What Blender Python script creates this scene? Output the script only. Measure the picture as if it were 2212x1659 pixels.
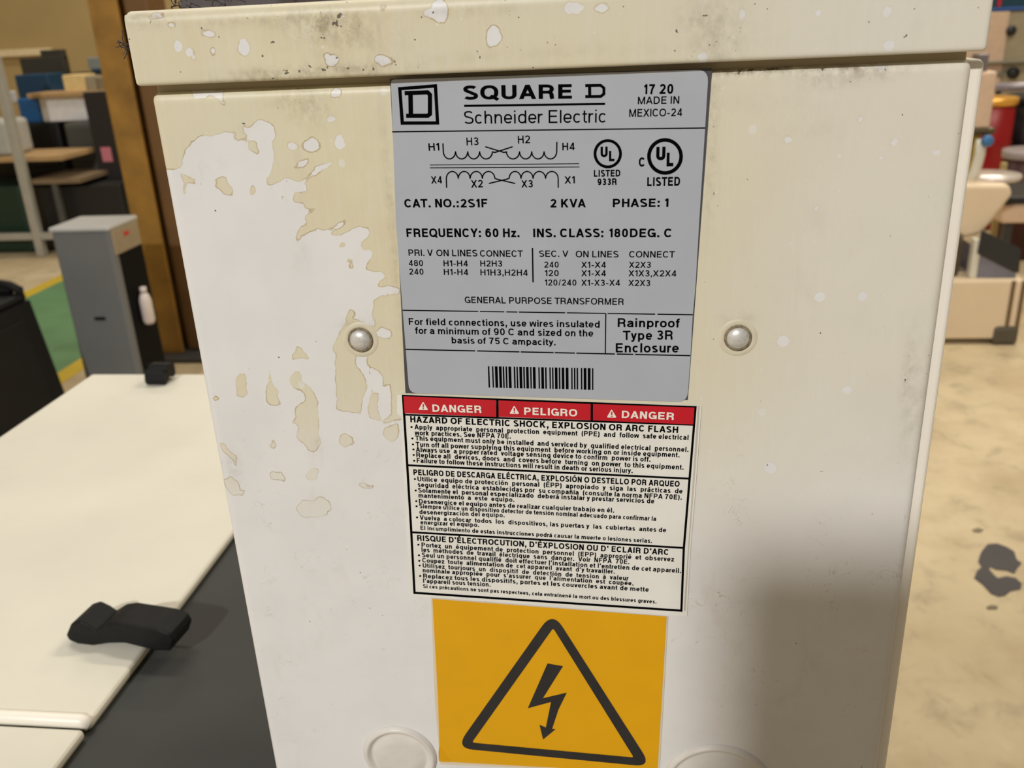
import bpy, bmesh, math, random
import numpy as np
from mathutils import Vector, Matrix, noise as mnoise

# ------------------------------------------------------------------ scene, camera, light, exposure
for o in list(bpy.data.objects): bpy.data.objects.remove(o, do_unlink=True)
scn = bpy.context.scene
COL = scn.collection
H = 1.45                                   # height of the lens above the floor
FPX = 1966.5                               # focal length for a 2212 px wide frame
ROT = np.array([[0.9922595980266135, 0.11557225122446955, -0.045430660032312574],
                [0.0013430982735164049, -0.37580921379637244, -0.9266960833589295],
                [-0.12417361318368388, 0.9194620653255144, -0.37305552430737215]])
CAM = np.array([0.025308123, -0.277475221, H])
cd = bpy.data.cameras.new('camera'); cam = bpy.data.objects.new('camera', cd); COL.objects.link(cam)
R = ROT.T
cam.matrix_world = Matrix(((R[0,0], -R[0,1], -R[0,2], CAM[0]), (R[1,0], -R[1,1], -R[1,2], CAM[1]),
                           (R[2,0], -R[2,1], -R[2,2], CAM[2]), (0,0,0,1)))
cd.sensor_width = 36; cd.lens = 36*FPX/2212; cd.clip_start = 0.01; cd.clip_end = 60
cd.dof.use_dof = True; cd.dof.focus_distance = 0.297; cd.dof.aperture_fstop = 22
scn.camera = cam
vs = scn.view_settings
vs.view_transform = 'Standard'; vs.look = 'None'; vs.gamma = 1; vs.use_curve_mapping = False
vs.exposure = 0.0

world = bpy.data.worlds.new('warehouse_air'); scn.world = world; world.use_nodes = True
bg = world.node_tree.nodes['Background']; bg.inputs[0].default_value = (1.0, 0.965, 0.93, 1); bg.inputs[1].default_value = 0.19

def lamp(name, kind, loc, power, color, size=0.1, size_y=None, target=None):
    d = bpy.data.lights.new(name, kind); d.energy = power; d.color = color
    if kind == 'AREA':
        d.shape = 'RECTANGLE'; d.size = size; d.size_y = size_y or size
    else: d.shadow_soft_size = size
    o = bpy.data.objects.new(name, d); COL.objects.link(o); o.location = loc
    if target is not None:
        o.rotation_euler = (Vector(target)-Vector(loc)).to_track_quat('-Z', 'Y').to_euler()
    return o
KEY = (-1.55, -5.0, H+3.1)
lamp('high_bay_lamp', 'POINT', KEY, 1080, (1.0, 0.985, 0.965), 0.13)
lamp('ceiling_lamp', 'AREA', (2.6, 3.0, 5.0), 135, (1.0, 0.90, 0.74), 2.5, 0.4)
lamp('ceiling_lamp', 'AREA', (-1.2, 2.0, 5.0), 60, (1.0, 0.93, 0.80), 2.5, 0.4)
lamp('ceiling_lamp', 'AREA', (-3.6, 6.6, 5.0), 95, (1.0, 0.90, 0.74), 2.5, 0.4)
lamp('ceiling_lamp', 'AREA', (2.8, 7.0, 5.0), 130, (1.0, 0.90, 0.76), 2.5, 0.4)

# ------------------------------------------------------------------ pixel -> place helpers (frame 2212 x 1659)
def ray(px, py):
    d = R @ np.array([(px-1106)/FPX, (py-829.5)/FPX, 1.0]); return d
def onY(px, py, Y):
    d = ray(px, py); return CAM + d*((Y-CAM[1])/d[1])
def onZ(px, py, Z):
    d = ray(px, py); return CAM + d*((Z-CAM[2])/d[2])
def face(px, py):
    p = onY(px, py, 0.0); return np.array([p[0], p[2]])

# ------------------------------------------------------------------ materials
def s2l(c):
    return tuple(((v/255)/12.92 if v/255 <= 0.04045 else ((v/255+0.055)/1.055)**2.4) for v in c)
MATS = {}
def mat(name, rgb, rough=0.5, metal=0.0, var=0.06, scale=20, spec=0.5, coat=0.0, bump=0.0):
    if name in MATS: return MATS[name]
    m = bpy.data.materials.new(name); m.use_nodes = True; nt = m.node_tree; b = nt.nodes['Principled BSDF']
    c = s2l(rgb)
    tc = nt.nodes.new('ShaderNodeTexCoord'); n = nt.nodes.new('ShaderNodeTexNoise')
    n.inputs['Scale'].default_value = scale; n.inputs['Detail'].default_value = 4
    nt.links.new(tc.outputs['Object'], n.inputs['Vector'])
    r = nt.nodes.new('ShaderNodeValToRGB'); e = r.color_ramp.elements
    e[0].position = 0.3; e[1].position = 0.7
    e[0].color = tuple(max(0, v*(1-var)) for v in c)+(1,); e[1].color = tuple(min(1, v*(1+var)) for v in c)+(1,)
    nt.links.new(n.outputs['Fac'], r.inputs['Fac']); nt.links.new(r.outputs['Color'], b.inputs['Base Color'])
    b.inputs['Roughness'].default_value = rough; b.inputs['Metallic'].default_value = metal
    b.inputs['Specular IOR Level'].default_value = spec; b.inputs['Coat Weight'].default_value = coat
    if bump:
        bp = nt.nodes.new('ShaderNodeBump'); bp.inputs['Strength'].default_value = bump; bp.inputs['Distance'].default_value = 0.002
        nt.links.new(n.outputs['Fac'], bp.inputs['Height']); nt.links.new(bp.outputs['Normal'], b.inputs['Normal'])
    MATS[name] = m; return m

def node(nt, t, **kw):
    n = nt.nodes.new(t)
    for k, v in kw.items(): setattr(n, k, v)
    return n
def link(nt, a, b): nt.links.new(a, b)
def math_(nt, op, a, b=None, c=None, clamp=False):
    n = nt.nodes.new('ShaderNodeMath'); n.operation = op; n.use_clamp = clamp
    for i, v in enumerate((a, b, c)):
        if v is None: continue
        if isinstance(v, (int, float)): n.inputs[i].default_value = v
        else: nt.links.new(v, n.inputs[i])
    return n.outputs[0]
def ramp_(nt, v, lo, hi, a=0.0, b=1.0):
    n = nt.nodes.new('ShaderNodeMapRange'); n.interpolation_type = 'SMOOTHSTEP'
    nt.links.new(v, n.inputs[0])
    for i, x in enumerate((lo, hi, a, b)): n.inputs[i+1].default_value = x
    return n.outputs[0]
def mix_(nt, f, a, b):
    n = nt.nodes.new('ShaderNodeMix'); n.data_type = 'RGBA'
    if isinstance(f, (int, float)): n.inputs[0].default_value = f
    else: nt.links.new(f, n.inputs[0])
    for i, v in ((6, a), (7, b)):
        if isinstance(v, tuple): n.inputs[i].default_value = v+(1,) if len(v) == 3 else v
        else: nt.links.new(v, n.inputs[i])
    return n.outputs[2]
def noise_(nt, vec, scale, detail=3, rough=0.55, dist=0.0):
    n = nt.nodes.new('ShaderNodeTexNoise'); nt.links.new(vec, n.inputs['Vector'])
    n.inputs['Scale'].default_value = scale; n.inputs['Detail'].default_value = detail
    n.inputs['Roughness'].default_value = rough; n.inputs['Distortion'].default_value = dist
    return n.outputs['Fac']
def vmul(nt, vec, s):
    n = nt.nodes.new('ShaderNodeMapping'); n.vector_type = 'POINT'; nt.links.new(vec, n.inputs[0]); n.inputs['Scale'].default_value = s
    return n.outputs[0]

def painted_steel():
    """white enamel under an aged yellow film with washed-off patches, drops, scuffs and specks"""
    m = bpy.data.materials.new('stained_white_paint'); m.use_nodes = True; nt = m.node_tree; b = nt.nodes['Principled BSDF']
    v = node(nt, 'ShaderNodeTexCoord').outputs['Object']
    at = lambda n: node(nt, 'ShaderNodeAttribute', attribute_name=n).outputs['Fac']
    sdf, film, dirt, worm = at('clean'), at('film'), at('dirt'), at('worm')
    wob = math_(nt, 'MULTIPLY', math_(nt, 'SUBTRACT', noise_(nt, v, 260, 4), 0.5), 2.6)
    d = math_(nt, 'ADD', sdf, wob)
    # thin drops washed through the film
    vo = node(nt, 'ShaderNodeTexVoronoi', feature='F1'); link(nt, vmul(nt, v, (1, 1, 0.8)), vo.inputs['Vector']); vo.inputs['Scale'].default_value = 130
    rnd = node(nt, 'ShaderNodeSeparateColor'); link(nt, vo.outputs['Color'], rnd.inputs[0])
    size = ramp_(nt, rnd.outputs[0], 0.86, 1.0, -0.05, 0.17)
    drop = ramp_(nt, math_(nt, 'SUBTRACT', size, vo.outputs['Distance']), 0.0, 0.03)
    clean = ramp_(nt, d, -0.12, 0.12)
    clean = math_(nt, 'MAXIMUM', clean, math_(nt, 'MULTIPLY', drop, 0.55))
    edge = math_(nt, 'SUBTRACT', 1.0, ramp_(nt, math_(nt, 'ABSOLUTE', math_(nt, 'ADD', d, 0.12)), 0.0, 0.30))
    edge = math_(nt, 'MULTIPLY', edge, ramp_(nt, noise_(nt, v, 90, 2), 0.35, 0.62, 0.08, 0.75))
    cloud = noise_(nt, v, 28, 4, 0.6)
    streak = noise_(nt, vmul(nt, v, (1, 1, 0.06)), 900, 2)
    filmcol = mix_(nt, ramp_(nt, cloud, 0.35, 0.65), (0.70, 0.62, 0.43), (0.71, 0.665, 0.475))
    filmcol = mix_(nt, ramp_(nt, noise_(nt, v, 9, 2), 0.4, 0.65), filmcol, (0.70, 0.655, 0.50))
    white = mix_(nt, ramp_(nt, noise_(nt, v, 40, 3), 0.35, 0.7), (0.785, 0.775, 0.765), (0.745, 0.74, 0.73))
    famt = math_(nt, 'MULTIPLY', film, ramp_(nt, streak, 0.25, 0.6, 0.86, 1.0))
    col = mix_(nt, famt, white, filmcol)
    col = mix_(nt, clean, col, white)
    sx = node(nt, 'ShaderNodeSeparateXYZ'); link(nt, v, sx.inputs[0])
    edge = math_(nt, 'MULTIPLY', edge, ramp_(nt, sx.outputs[0], 0.0, 0.05, 1.0, 0.12))
    col = mix_(nt, edge, col, (0.40, 0.29, 0.14))
    # fine curled tide marks low on the panel
    wn = noise_(nt, v, 150, 2, 0.5, 1.2)
    line = math_(nt, 'SUBTRACT', 1.0, ramp_(nt, math_(nt, 'ABSOLUTE', math_(nt, 'SUBTRACT', wn, 0.5)), 0.0, 0.012))
    line = math_(nt, 'MULTIPLY', math_(nt, 'MULTIPLY', line, ramp_(nt, noise_(nt, v, 70, 2), 0.5, 0.66)), math_(nt, 'MULTIPLY', worm, 0.6))
    col = mix_(nt, line, col, (0.42, 0.35, 0.25))
    sm_ = ramp_(nt, noise_(nt, vmul(nt, v, (1, 1, 0.45)), 75, 5, 0.65), 0.56, 0.80, 0.0, 0.30)
    col = mix_(nt, sm_, col, (0.56, 0.50, 0.42))
    # rubbed-in dirt
    dn = noise_(nt, vmul(nt, v, (1, 1, 0.7)), 330, 5, 0.7)
    dm = math_(nt, 'MULTIPLY', dirt, ramp_(nt, dn, 0.30, 0.75))
    col = mix_(nt, math_(nt, 'MULTIPLY', dm, 0.75, clamp=True), col, (0.22, 0.17, 0.10))
    sp = noise_(nt, v, 520, 2, 0.5)
    thr = math_(nt, 'SUBTRACT', 0.742, math_(nt, 'MULTIPLY', dirt, 0.10))
    speck = ramp_(nt, math_(nt, 'SUBTRACT', sp, thr), 0.0, 0.03)
    col = mix_(nt, math_(nt, 'MULTIPLY', speck, 0.85), col, (0.06, 0.05, 0.04))
    lite = ramp_(nt, math_(nt, 'SUBTRACT', noise_(nt, v, 410, 1), 0.735), 0.0, 0.02)
    col = mix_(nt, math_(nt, 'MULTIPLY', lite, 0.5), col, (0.82, 0.78, 0.70))
    link(nt, col, b.inputs['Base Color'])
    b.inputs['Roughness'].default_value = 0.42; b.inputs['Specular IOR Level'].default_value = 0.35
    bp = node(nt, 'ShaderNodeBump'); bp.inputs['Strength'].default_value = 0.08; bp.inputs['Distance'].default_value = 0.0006
    hh = math_(nt, 'ADD', math_(nt, 'MULTIPLY', clean, -0.6), noise_(nt, v, 300, 2)); link(nt, hh, bp.inputs['Height']); link(nt, bp.outputs['Normal'], b.inputs['Normal'])
    return m

def concrete():
    m = bpy.data.materials.new('stained_concrete'); m.use_nodes = True; nt = m.node_tree; b = nt.nodes['Principled BSDF']
    v = node(nt, 'ShaderNodeTexCoord').outputs['Object']
    n1 = noise_(nt, v, 1.7, 5, 0.6); n2 = noise_(nt, v, 9, 5, 0.62, 0.4); n3 = noise_(nt, v, 34, 3)
    col = mix_(nt, ramp_(nt, n1, 0.35, 0.65), (0.47, 0.365, 0.215), (0.64, 0.53, 0.34))
    col = mix_(nt, ramp_(nt, n2, 0.50, 0.74, 0, 0.55), col, (0.30, 0.245, 0.16))
    col = mix_(nt, ramp_(nt, n2, 0.40, 0.24, 0, 0.6), col, (0.69, 0.58, 0.40))
    col = mix_(nt, ramp_(nt, n3, 0.70, 0.78, 0, 0.6), col, (0.16, 0.13, 0.09))
    link(nt, col, b.inputs['Base Color']); b.inputs['Roughness'].default_value = 0.55; b.inputs['Specular IOR Level'].default_value = 0.3
    return m

M_PAINT = painted_steel()
M_FLOOR = concrete()
M_CREAM = mat('cream_enamel', (221, 217, 201), 0.45, var=0.05, scale=9)
M_WHITEEDGE = mat('cream_flange_paint', (247, 241, 228), 0.4, var=0.02)
M_BODY = mat('cream_box_paint', (190, 178, 150), 0.5)
M_CHAR = mat('charcoal_paint', (62, 62, 60), 0.6, var=0.10, scale=14, spec=0.25)
M_BLACKRUB = mat('black_rubber', (25, 25, 25), 0.55, var=0.15, scale=120, spec=0.18, bump=0.2)
M_PLATE = mat('brushed_grey_plate', (174, 179, 188), 0.42, 0.0, var=0.03, scale=60)
M_DARKMARGIN = mat('dark_masked_margin', (70, 70, 74), 0.6)
M_INK = mat('black_ink', (9, 9, 10), 0.85, var=0.1, scale=300, spec=0.0)
M_LABEL = mat('white_vinyl', (232, 230, 222), 0.5, var=0.04, scale=70)
M_RED = mat('danger_red', (196, 20, 38), 0.42, var=0.06, scale=90)
M_WINK = mat('white_ink', (240, 232, 222), 0.5, var=0.02)
M_YEL = mat('hazard_yellow', (226, 166, 2), 0.5, var=0.03, scale=60)
M_CLEARV = mat('sticker_margin', (222, 206, 176), 0.45, var=0.03)
M_STEEL = mat('bare_steel_rivet', (212, 210, 205), 0.38, 0.35, var=0.14, scale=600)
M_GRIME = mat('grime_ring', (130, 118, 96), 0.85, var=0.45, scale=900)
M_FLUFF = mat('grey_dust_fibre', (62, 56, 60), 0.95, var=0.3, scale=500)

# ------------------------------------------------------------------ mesh building
class MB:
    def __init__(s): s.v = []; s.f = []; s.mi = []; s.smooth = []
    def add(s, verts, faces, mi=0, smooth=False):
        k = len(s.v); s.v += [tuple(map(float, p)) for p in verts]
        for f in faces: s.f.append(tuple(i+k for i in f)); s.mi.append(mi); s.smooth.append(smooth)
        return s
    def box(s, x0, x1, y0, y1, z0, z1, bev=0.0, mi=0, seg=2):
        bm = bmesh.new(); bmesh.ops.create_cube(bm, size=1)
        for v in bm.verts:
            v.co = Vector(((x0+x1)/2+v.co.x*(x1-x0), (y0+y1)/2+v.co.y*(y1-y0), (z0+z1)/2+v.co.z*(z1-z0)))
        if bev: bmesh.ops.bevel(bm, geom=bm.edges[:], offset=min(bev, 0.45*min(abs(x1-x0), abs(y1-y0), abs(z1-z0))), segments=seg, affect='EDGES', profile=0.5)
        return s.bm(bm, mi)
    def bm(s, bm, mi=0, smooth=False):
        bm.verts.index_update()
        s.add([v.co[:] for v in bm.verts], [[v.index for v in f.verts] for f in bm.faces], mi, smooth); bm.free(); return s
    def prism(s, pts, off, bev=0.0, mi=0, seg=2):
        """pts: planar 3-D outline, off: extrusion vector"""
        bm = bmesh.new(); vs_ = [bm.verts.new(p) for p in pts]; f = bm.faces.new(vs_)
        r = bmesh.ops.extrude_face_region(bm, geom=[f])
        for g in r['geom']:
            if isinstance(g, bmesh.types.BMVert): g.co += Vector(off)
        bmesh.ops.recalc_face_normals(bm, faces=bm.faces[:])
        if bev: bmesh.ops.bevel(bm, geom=bm.edges[:], offset=bev, segments=seg, affect='EDGES', profile=0.5)
        return s.bm(bm, mi)
    def lathe(s, prof, o, axis='z', n=40, mi=0, smooth=True, up=1):
        """prof: (radius, height) pairs"""
        vv = []; ff = []
        for r, h in prof:
            for k in range(n):
                a = 2*math.pi*k/n; c, q = r*math.cos(a), r*math.sin(a)
                p = (c, q, h*up) if axis == 'z' else ((c, -h, q) if axis == 'y' else (h, c, q))
                vv.append((o[0]+p[0], o[1]+p[1], o[2]+p[2]))
        for i in range(len(prof)-1):
            for k in range(n):
                a, b_ = i*n+k, i*n+(k+1) % n
                ff.append((a, b_, b_+n, a+n))
        if prof[0][0] > 1e-7: ff.append(tuple(range(n))[::-1])
        if prof[-1][0] > 1e-7: ff.append(tuple(range((len(prof)-1)*n, len(prof)*n)))
        return s.add(vv, ff, mi, smooth)
    def tube(s, pts, r, n=10, mi=0):
        pts = [Vector(p) for p in pts]; vv = []; ff = []
        for i, p in enumerate(pts):
            t = (pts[min(i+1, len(pts)-1)]-pts[max(i-1, 0)]).normalized()
            u = t.orthogonal().normalized() if i == 0 else (u-t*u.dot(t)).normalized()
            w = t.cross(u); rr = r[i] if isinstance(r, (list, tuple)) else r
            for k in range(n):
                a = 2*math.pi*k/n; vv.append(p+u*rr*math.cos(a)+w*rr*math.sin(a))
        for i in range(len(pts)-1):
            for k in range(n):
                a, b_ = i*n+k, i*n+(k+1) % n; ff.append((a, b_, b_+n, a+n))
        ff.append(tuple(range(n))[::-1]); ff.append(tuple(range((len(pts)-1)*n, len(pts)*n)))
        return s.add(vv, ff, mi, True)
    def build(s, name, mats, parent=None, org=(0, 0, 0), normals=True):
        me = bpy.data.meshes.new(name); o_ = np.array(org)
        me.from_pydata([tuple(np.array(p)-o_) for p in s.v], [], s.f)
        for m_ in (mats if isinstance(mats, (list, tuple)) else [mats]): me.materials.append(m_)
        me.polygons.foreach_set('material_index', s.mi); me.polygons.foreach_set('use_smooth', s.smooth)
        if normals:
            b = bmesh.new(); b.from_mesh(me); bmesh.ops.recalc_face_normals(b, faces=b.faces[:]); b.to_mesh(me); b.free()
        me.update(); o = bpy.data.objects.new(name, me); COL.objects.link(o)
        if parent is not None: o.parent = parent
        else: o.location = org
        return o

def tag(o, label=None, cat=None, group=None, kind=None):
    for k, v in (('label', label), ('category', cat), ('group', group), ('kind', kind)):
        if v: o[k] = v
    return o
class Thing:
    """an Empty at the base of a thing; parts are meshes given in world coordinates"""
    def __init__(s, name, org, label, cat, group=None):
        s.org = np.array(org, float); s.o = bpy.data.objects.new(name, None); COL.objects.link(s.o)
        s.o.location = org; s.o.empty_display_size = 0.05; tag(s.o, label, cat, group)
    def part(s, name, mb, mats, parent=None, label=None, normals=True):
        o = mb.build(name, mats, parent or s.o, s.org, normals)
        if label: o['label'] = label
        return o

def bxy(p0, p1, Y):
    """x range and z range of an upright rectangle that spans the two pixel corners at depth Y"""
    (ax, ay), (bx, by) = p0, p1; mx, my = (ax+bx)/2, (ay+by)/2
    return onY(ax, my, Y)[0], onY(bx, my, Y)[0], onY(mx, by, Y)[2], onY(mx, ay, Y)[2]

# ------------------------------------------------------------------ the setting
def slab(name, x0, x1, y0, y1, z0, z1, m):
    return tag(MB().box(x0, x1, y0, y1, z0, z1).build(name, m), kind='structure')
floor = slab('floor', -8, 6.5, -6, 10, -0.1, 0, M_FLOOR)
M_WALL = mat('tan_wall_paint', (182, 158, 108), 0.8, var=0.05, scale=2)
slab('wall_back', -8, 6.5, 9.5, 9.7, 0, 5.6, M_WALL)
slab('wall_right', 6.3, 6.5, -6, 9.5, 0, 5.6, mat('grey_wall_paint', (150, 142, 124), 0.8, var=0.05, scale=2))
slab('wall_left', -8, -7.8, -6, 9.5, 0, 5.6, M_WALL)
# added unseen blocker; its corner shades the lower right of the enclosure
S = onY(1560, 1180, 0.0); tt = 0.13
K = S+(np.array(KEY)-S)*tt
slab('shade_blocker', K[0], 2.2, K[1]-0.12, K[1], 0, K[2], mat('blocker_grey', (150, 145, 136), 0.8))

def floor_patch(name, pts, m, z=0.002):
    b = MB(); q = [onZ(x, y, z) for x, y in pts]
    b.add([(p[0], p[1], z) for p in q]+[(p[0], p[1], 0.0005) for p in q],
          [tuple(range(len(q)))]+[(i, (i+1) % len(q), (i+1) % len(q)+len(q), i+len(q)) for i in range(len(q))])
    o = b.build(name, m, floor); return o
def strip(name, m, x0, x1, y0, y1, z=0.002):
    return MB().box(x0, x1, y0, y1, 0.0005, z).build(name, m, floor)
strip('painted_lane', mat('green_floor_paint', (98, 140, 96), 0.5, var=0.08, scale=6), -3.60, -2.62, 1.0, 5.6)
M_YLINE = mat('yellow_line_paint', (206, 176, 44), 0.5, var=0.08, scale=8)
strip('painted_line', M_YLINE, -3.70, -3.60, 1.0, 5.6, 0.0022)
strip('painted_line', M_YLINE, -2.62, -2.52, 1.0, 5.6, 0.0022)
M_SPILL = mat('dark_spill', (66, 62, 62), 0.6, var=0.1, scale=9)
Z8 = lambda x, y: (1480+x/2.967, 1100+y/2.967)
floor_patch('dark_spill', [Z8(*p) for p in [(1905,262),(1940,222),(2000,218),(2060,240),(2110,270),(2125,320),(2158,345),(2130,375),(2110,412),(2060,392),(1990,385),(1955,368),(1950,385),(1985,425),(2005,440),(2060,428),(2120,440),(2158,475),(2150,510),(2085,525),(2050,552),(2010,560),(1960,540),(1905,480),(1852,440),(1870,395),(1900,370),(1878,335),(1890,290)]], M_SPILL)
floor_patch('dark_spill', [Z8(*p) for p in [(1930,625),(1965,612),(2005,620),(2000,638),(1940,640)]], mat('faint_spill', (120, 108, 82), 0.6))
floor_patch('dark_spill', [Z8(*p) for p in [(1840,130),(1880,118),(1915,132),(1890,148),(1850,145)]], mat('faint_spill', (120, 108, 82), 0.6))

# ------------------------------------------------------------------ distance fields for the wear on the paint
def poly_sdf(P, poly):
    """signed distance (positive inside), P: (n,2), poly: list of (x,z)"""
    poly = np.array(poly); n = len(poly); best = np.full(len(P), 1e9); ins = np.zeros(len(P), bool)
    for i in range(n):
        a, b_ = poly[i], poly[(i+1) % n]; e = b_-a; w = P-a
        t = np.clip((w@e)/max(e@e, 1e-18), 0, 1); dd = w-np.outer(t, e); best = np.minimum(best, (dd**2).sum(1))
        c = ((a[1] > P[:, 1]) != (b_[1] > P[:, 1]))
        with np.errstate(divide='ignore', invalid='ignore'):
            xi = (b_[0]-a[0])*(P[:, 1]-a[1])/(b_[1]-a[1])+a[0]
        ins ^= c & (P[:, 0] < xi)
    return np.where(ins, 1, -1)*np.sqrt(best)
def ell_sdf(P, c, rx, rz):
    q = np.hypot((P[:, 0]-c[0])/rx, (P[:, 1]-c[1])/rz); return (1-q)*min(rx, rz)
T3 = lambda x, y: (240+x/3.3515, y/3.3515)
T4 = lambda x, y: (340+x/3.1904, 180+y/3.1904)
T5 = lambda x, y: (400+x/3.016, 650+y/3.016)
T6 = lambda x, y: (1480+x/3.072, y/3.072)
CLEAN = [
 [T4(*p) for p in [(-60,620),(60,596),(150,590),(172,560),(178,520),(190,470),(240,402),(290,372),(340,358),(450,350),(540,332),(524,372),(530,392),(590,392),(640,378),(600,352),(588,330),(592,300),(625,300),(650,284),(700,255),(740,262),(775,270),(808,292),(812,325),(806,370),(788,412),(800,470),(802,530),(800,575),(770,625),(752,655),(752,690),(768,706),(800,703),(850,668),(920,655),(985,690),(1012,680),(1018,715),(1030,742),(985,738),(948,748),(934,778),(945,812),(1005,828),(1015,862),(1082,872),(1060,888),(1030,900),(1008,925),(1022,962),(985,985),(955,1030),(948,1065),(968,1102),(1000,1050),(1050,1022),(1100,1014),(1180,1010),(1205,1040),(1260,1052),(1320,1020),(1385,985),(1450,992),(1458,1040),(1412,1085),(1402,1125),(1420,1148),(1472,1150),(1482,1190),(1440,1255),(1432,1290),(1540,1298),(1562,1330),(1530,1368),(1522,1400),(1670,1405),(1670,1462),(1540,1455),(1500,1492),(1486,1560),(1490,1640)]]
 +[T5(*p) for p in [(1215,92),(1240,130),(1232,170),(1150,135),(1112,122),(1062,126),(1030,160),(1000,215),(975,262),(962,318),(985,360),(978,420),(976,500),(988,600),(985,715),(1050,722),(1140,745),(1155,640),(1190,560),(1160,480),(1120,430),(1105,350),(1190,340),(1180,420),(1200,480),(1222,520),(1215,590),(1190,680),(1200,760),(1300,800),(1400,772),(1960,800),(1960,3600),(-900,3600),(-900,900),(0,200)]],
 [T5(*p) for p in [(1255,195),(1290,180),(1330,190),(1342,215),(1325,250),(1295,242),(1250,225)]],
 [T5(*p) for p in [(1200,430),(1270,460),(1292,500),(1285,560),(1330,545),(1340,590),(1345,740),(1280,790),(1255,700),(1262,600),(1225,590)]],
 [T3(*p) for p in [(548,660),(600,652),(690,648),(745,660),(790,655),(805,690),(800,712),(822,735),(815,757),(795,745),(770,715),(740,700),(700,690),(680,712),(640,718),(600,705),(590,680)]],
 [T4(*p) for p in [(945,578),(985,540),(1020,528),(1040,522),(1028,560),(1010,575)]],
 [T4(*p) for p in [(1090,578),(1150,552),(1215,525),(1220,545),(1160,590),(1100,620),(1020,672),(995,675),(1080,610)]],
 [T4(*p) for p in [(1195,1000),(1240,975),(1300,945),(1305,962),(1255,990),(1205,1030)]],
]
FILM_ISLES = [
 [T4(*p) for p in [(612,410),(650,395),(685,412),(700,470),(715,525),(690,490),(650,475),(620,450)]],
 [T4(*p) for p in [(405,660),(430,645),(470,648),(485,680),(530,730),(520,770),(470,772),(430,742),(398,720)]],
 [T4(*p) for p in [(640,745),(655,700),(665,720),(660,775),(640,770)]],
 [T4(*p) for p in [(852,775),(870,770),(880,800),(862,800)]],
 [T4(*p) for p in [(180,690),(150,610),(210,640),(265,655),(260,690),(200,690),(195,740),(180,765)]],
 [T4(*p) for p in [(278,680),(300,675),(300,705),(280,702)]],
 [T4(*p) for p in [(1255,1110),(1295,1100),(1280,1122),(1258,1125)]],
 [T4(*p) for p in [(1295,1218),(1335,1215),(1345,1245),(1358,1278),(1325,1282),(1310,1255),(1330,1240)]],
 [T4(*p) for p in [(1300,1590),(1330,1560),(1368,1580),(1345,1610),(1390,1650),(1300,1655)]],
 [T5(*p) for p in [(325,505),(355,485),(385,480),(400,500),(398,555),(408,600),(375,630),(340,618),(335,560)]],
 [T5(*p) for p in [(540,500),(558,452),(562,500),(575,550),(608,580),(610,640),(620,690),(590,690),(530,660),(528,580)]],
 [T5(*p) for p in [(695,355),(730,295),(755,295),(790,340),(812,378),(750,372),(700,376)]],
 [T5(*p) for p in [(685,500),(710,458),(745,455),(758,490),(760,520),(820,565),(845,610),(870,660),(862,720),(875,790),(870,870),(888,930),(850,980),(800,975),(765,930),(720,880),(740,820),(700,800),(690,780),(720,770),(715,690),(780,650),(785,610),(750,580),(700,560),(685,530)]],
 [T5(*p) for p in [(550,950),(572,902),(598,945),(580,962)]],
 [T5(*p) for p in [(552,1108),(620,1118),(655,1150),(650,1180),(600,1165),(555,1162)]],
 [T5(*p) for p in [(780,1130),(830,1082),(868,1100),(858,1170),(800,1165)]],
 [T5(*p) for p in [(720,1350),(760,1295),(830,1300),(880,1270),(940,1300),(955,1350),(920,1400),(850,1410),(760,1410)]],
 [T5(*p) for p in [(245,1180),(300,1140),(340,1180),(360,1230),(400,1235),(375,1270),(310,1265),(270,1230)]],
 [T5(*p) for p in [(215,925),(260,930),(290,985),(340,1010),(330,1075),(300,1030),(255,985)]],
 [T5(*p) for p in [(1010,870),(1040,858),(1090,890),(1100,935),(1030,950),(1000,920)]],
 [T5(*p) for p in [(1125,1190),(1160,1180),(1225,1205),(1220,1225),(1150,1215)]],
 [T5(*p) for p in [(1300,820),(1380,800),(1395,880),(1350,930),(1290,880)]],
 [T5(*p) for p in [(180,640),(200,600),(222,635),(200,652)]],
]
DROPS = [T3(*p[:2])+(p[2]/3.3515, p[3]/3.3515) for p in [(485,178,22,15),(755,242,35,20),(535,325,26,35),(617,375,23,18),(657,410,14,22),(790,370,14,20),(1003,340,38,45),(1640,430,42,36),(1605,398,20,20),(2000,430,55,30),(1625,668,35,25),(1595,860,26,20),(1320,1060,35,28),(1450,1055,58,45),(1658,1035,38,48),(380,110,40,16),(2000,60,14,9),(2330,95,40,28)]]
DROPS += [T6(*p[:2])+(p[2]/3.072, p[3]/3.072) for p in [(362,95,20,38),(857,85,18,18),(1305,75,22,24),(1320,300,24,26),(1310,445,28,25),(108,378,28,28),(683,928,22,24),(1388,940,20,20),(1665,1010,18,16),(870,1387,16,18),(1300,1045,16,13),(1170,790,12,14),(-560,60,40,22),(-760,55,22,30),(-1240,235,30,30)]]
DROPS += [(956,25,16,20),(1070,78,14,19),(1246,18,14,9),(1770,640,11,10),(1692,738,12,13),(1830,842,9,10),(1665,1012,14,14),(1862,640,8,9),(640,1010,8,8),(742,1120,9,7)]
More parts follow.
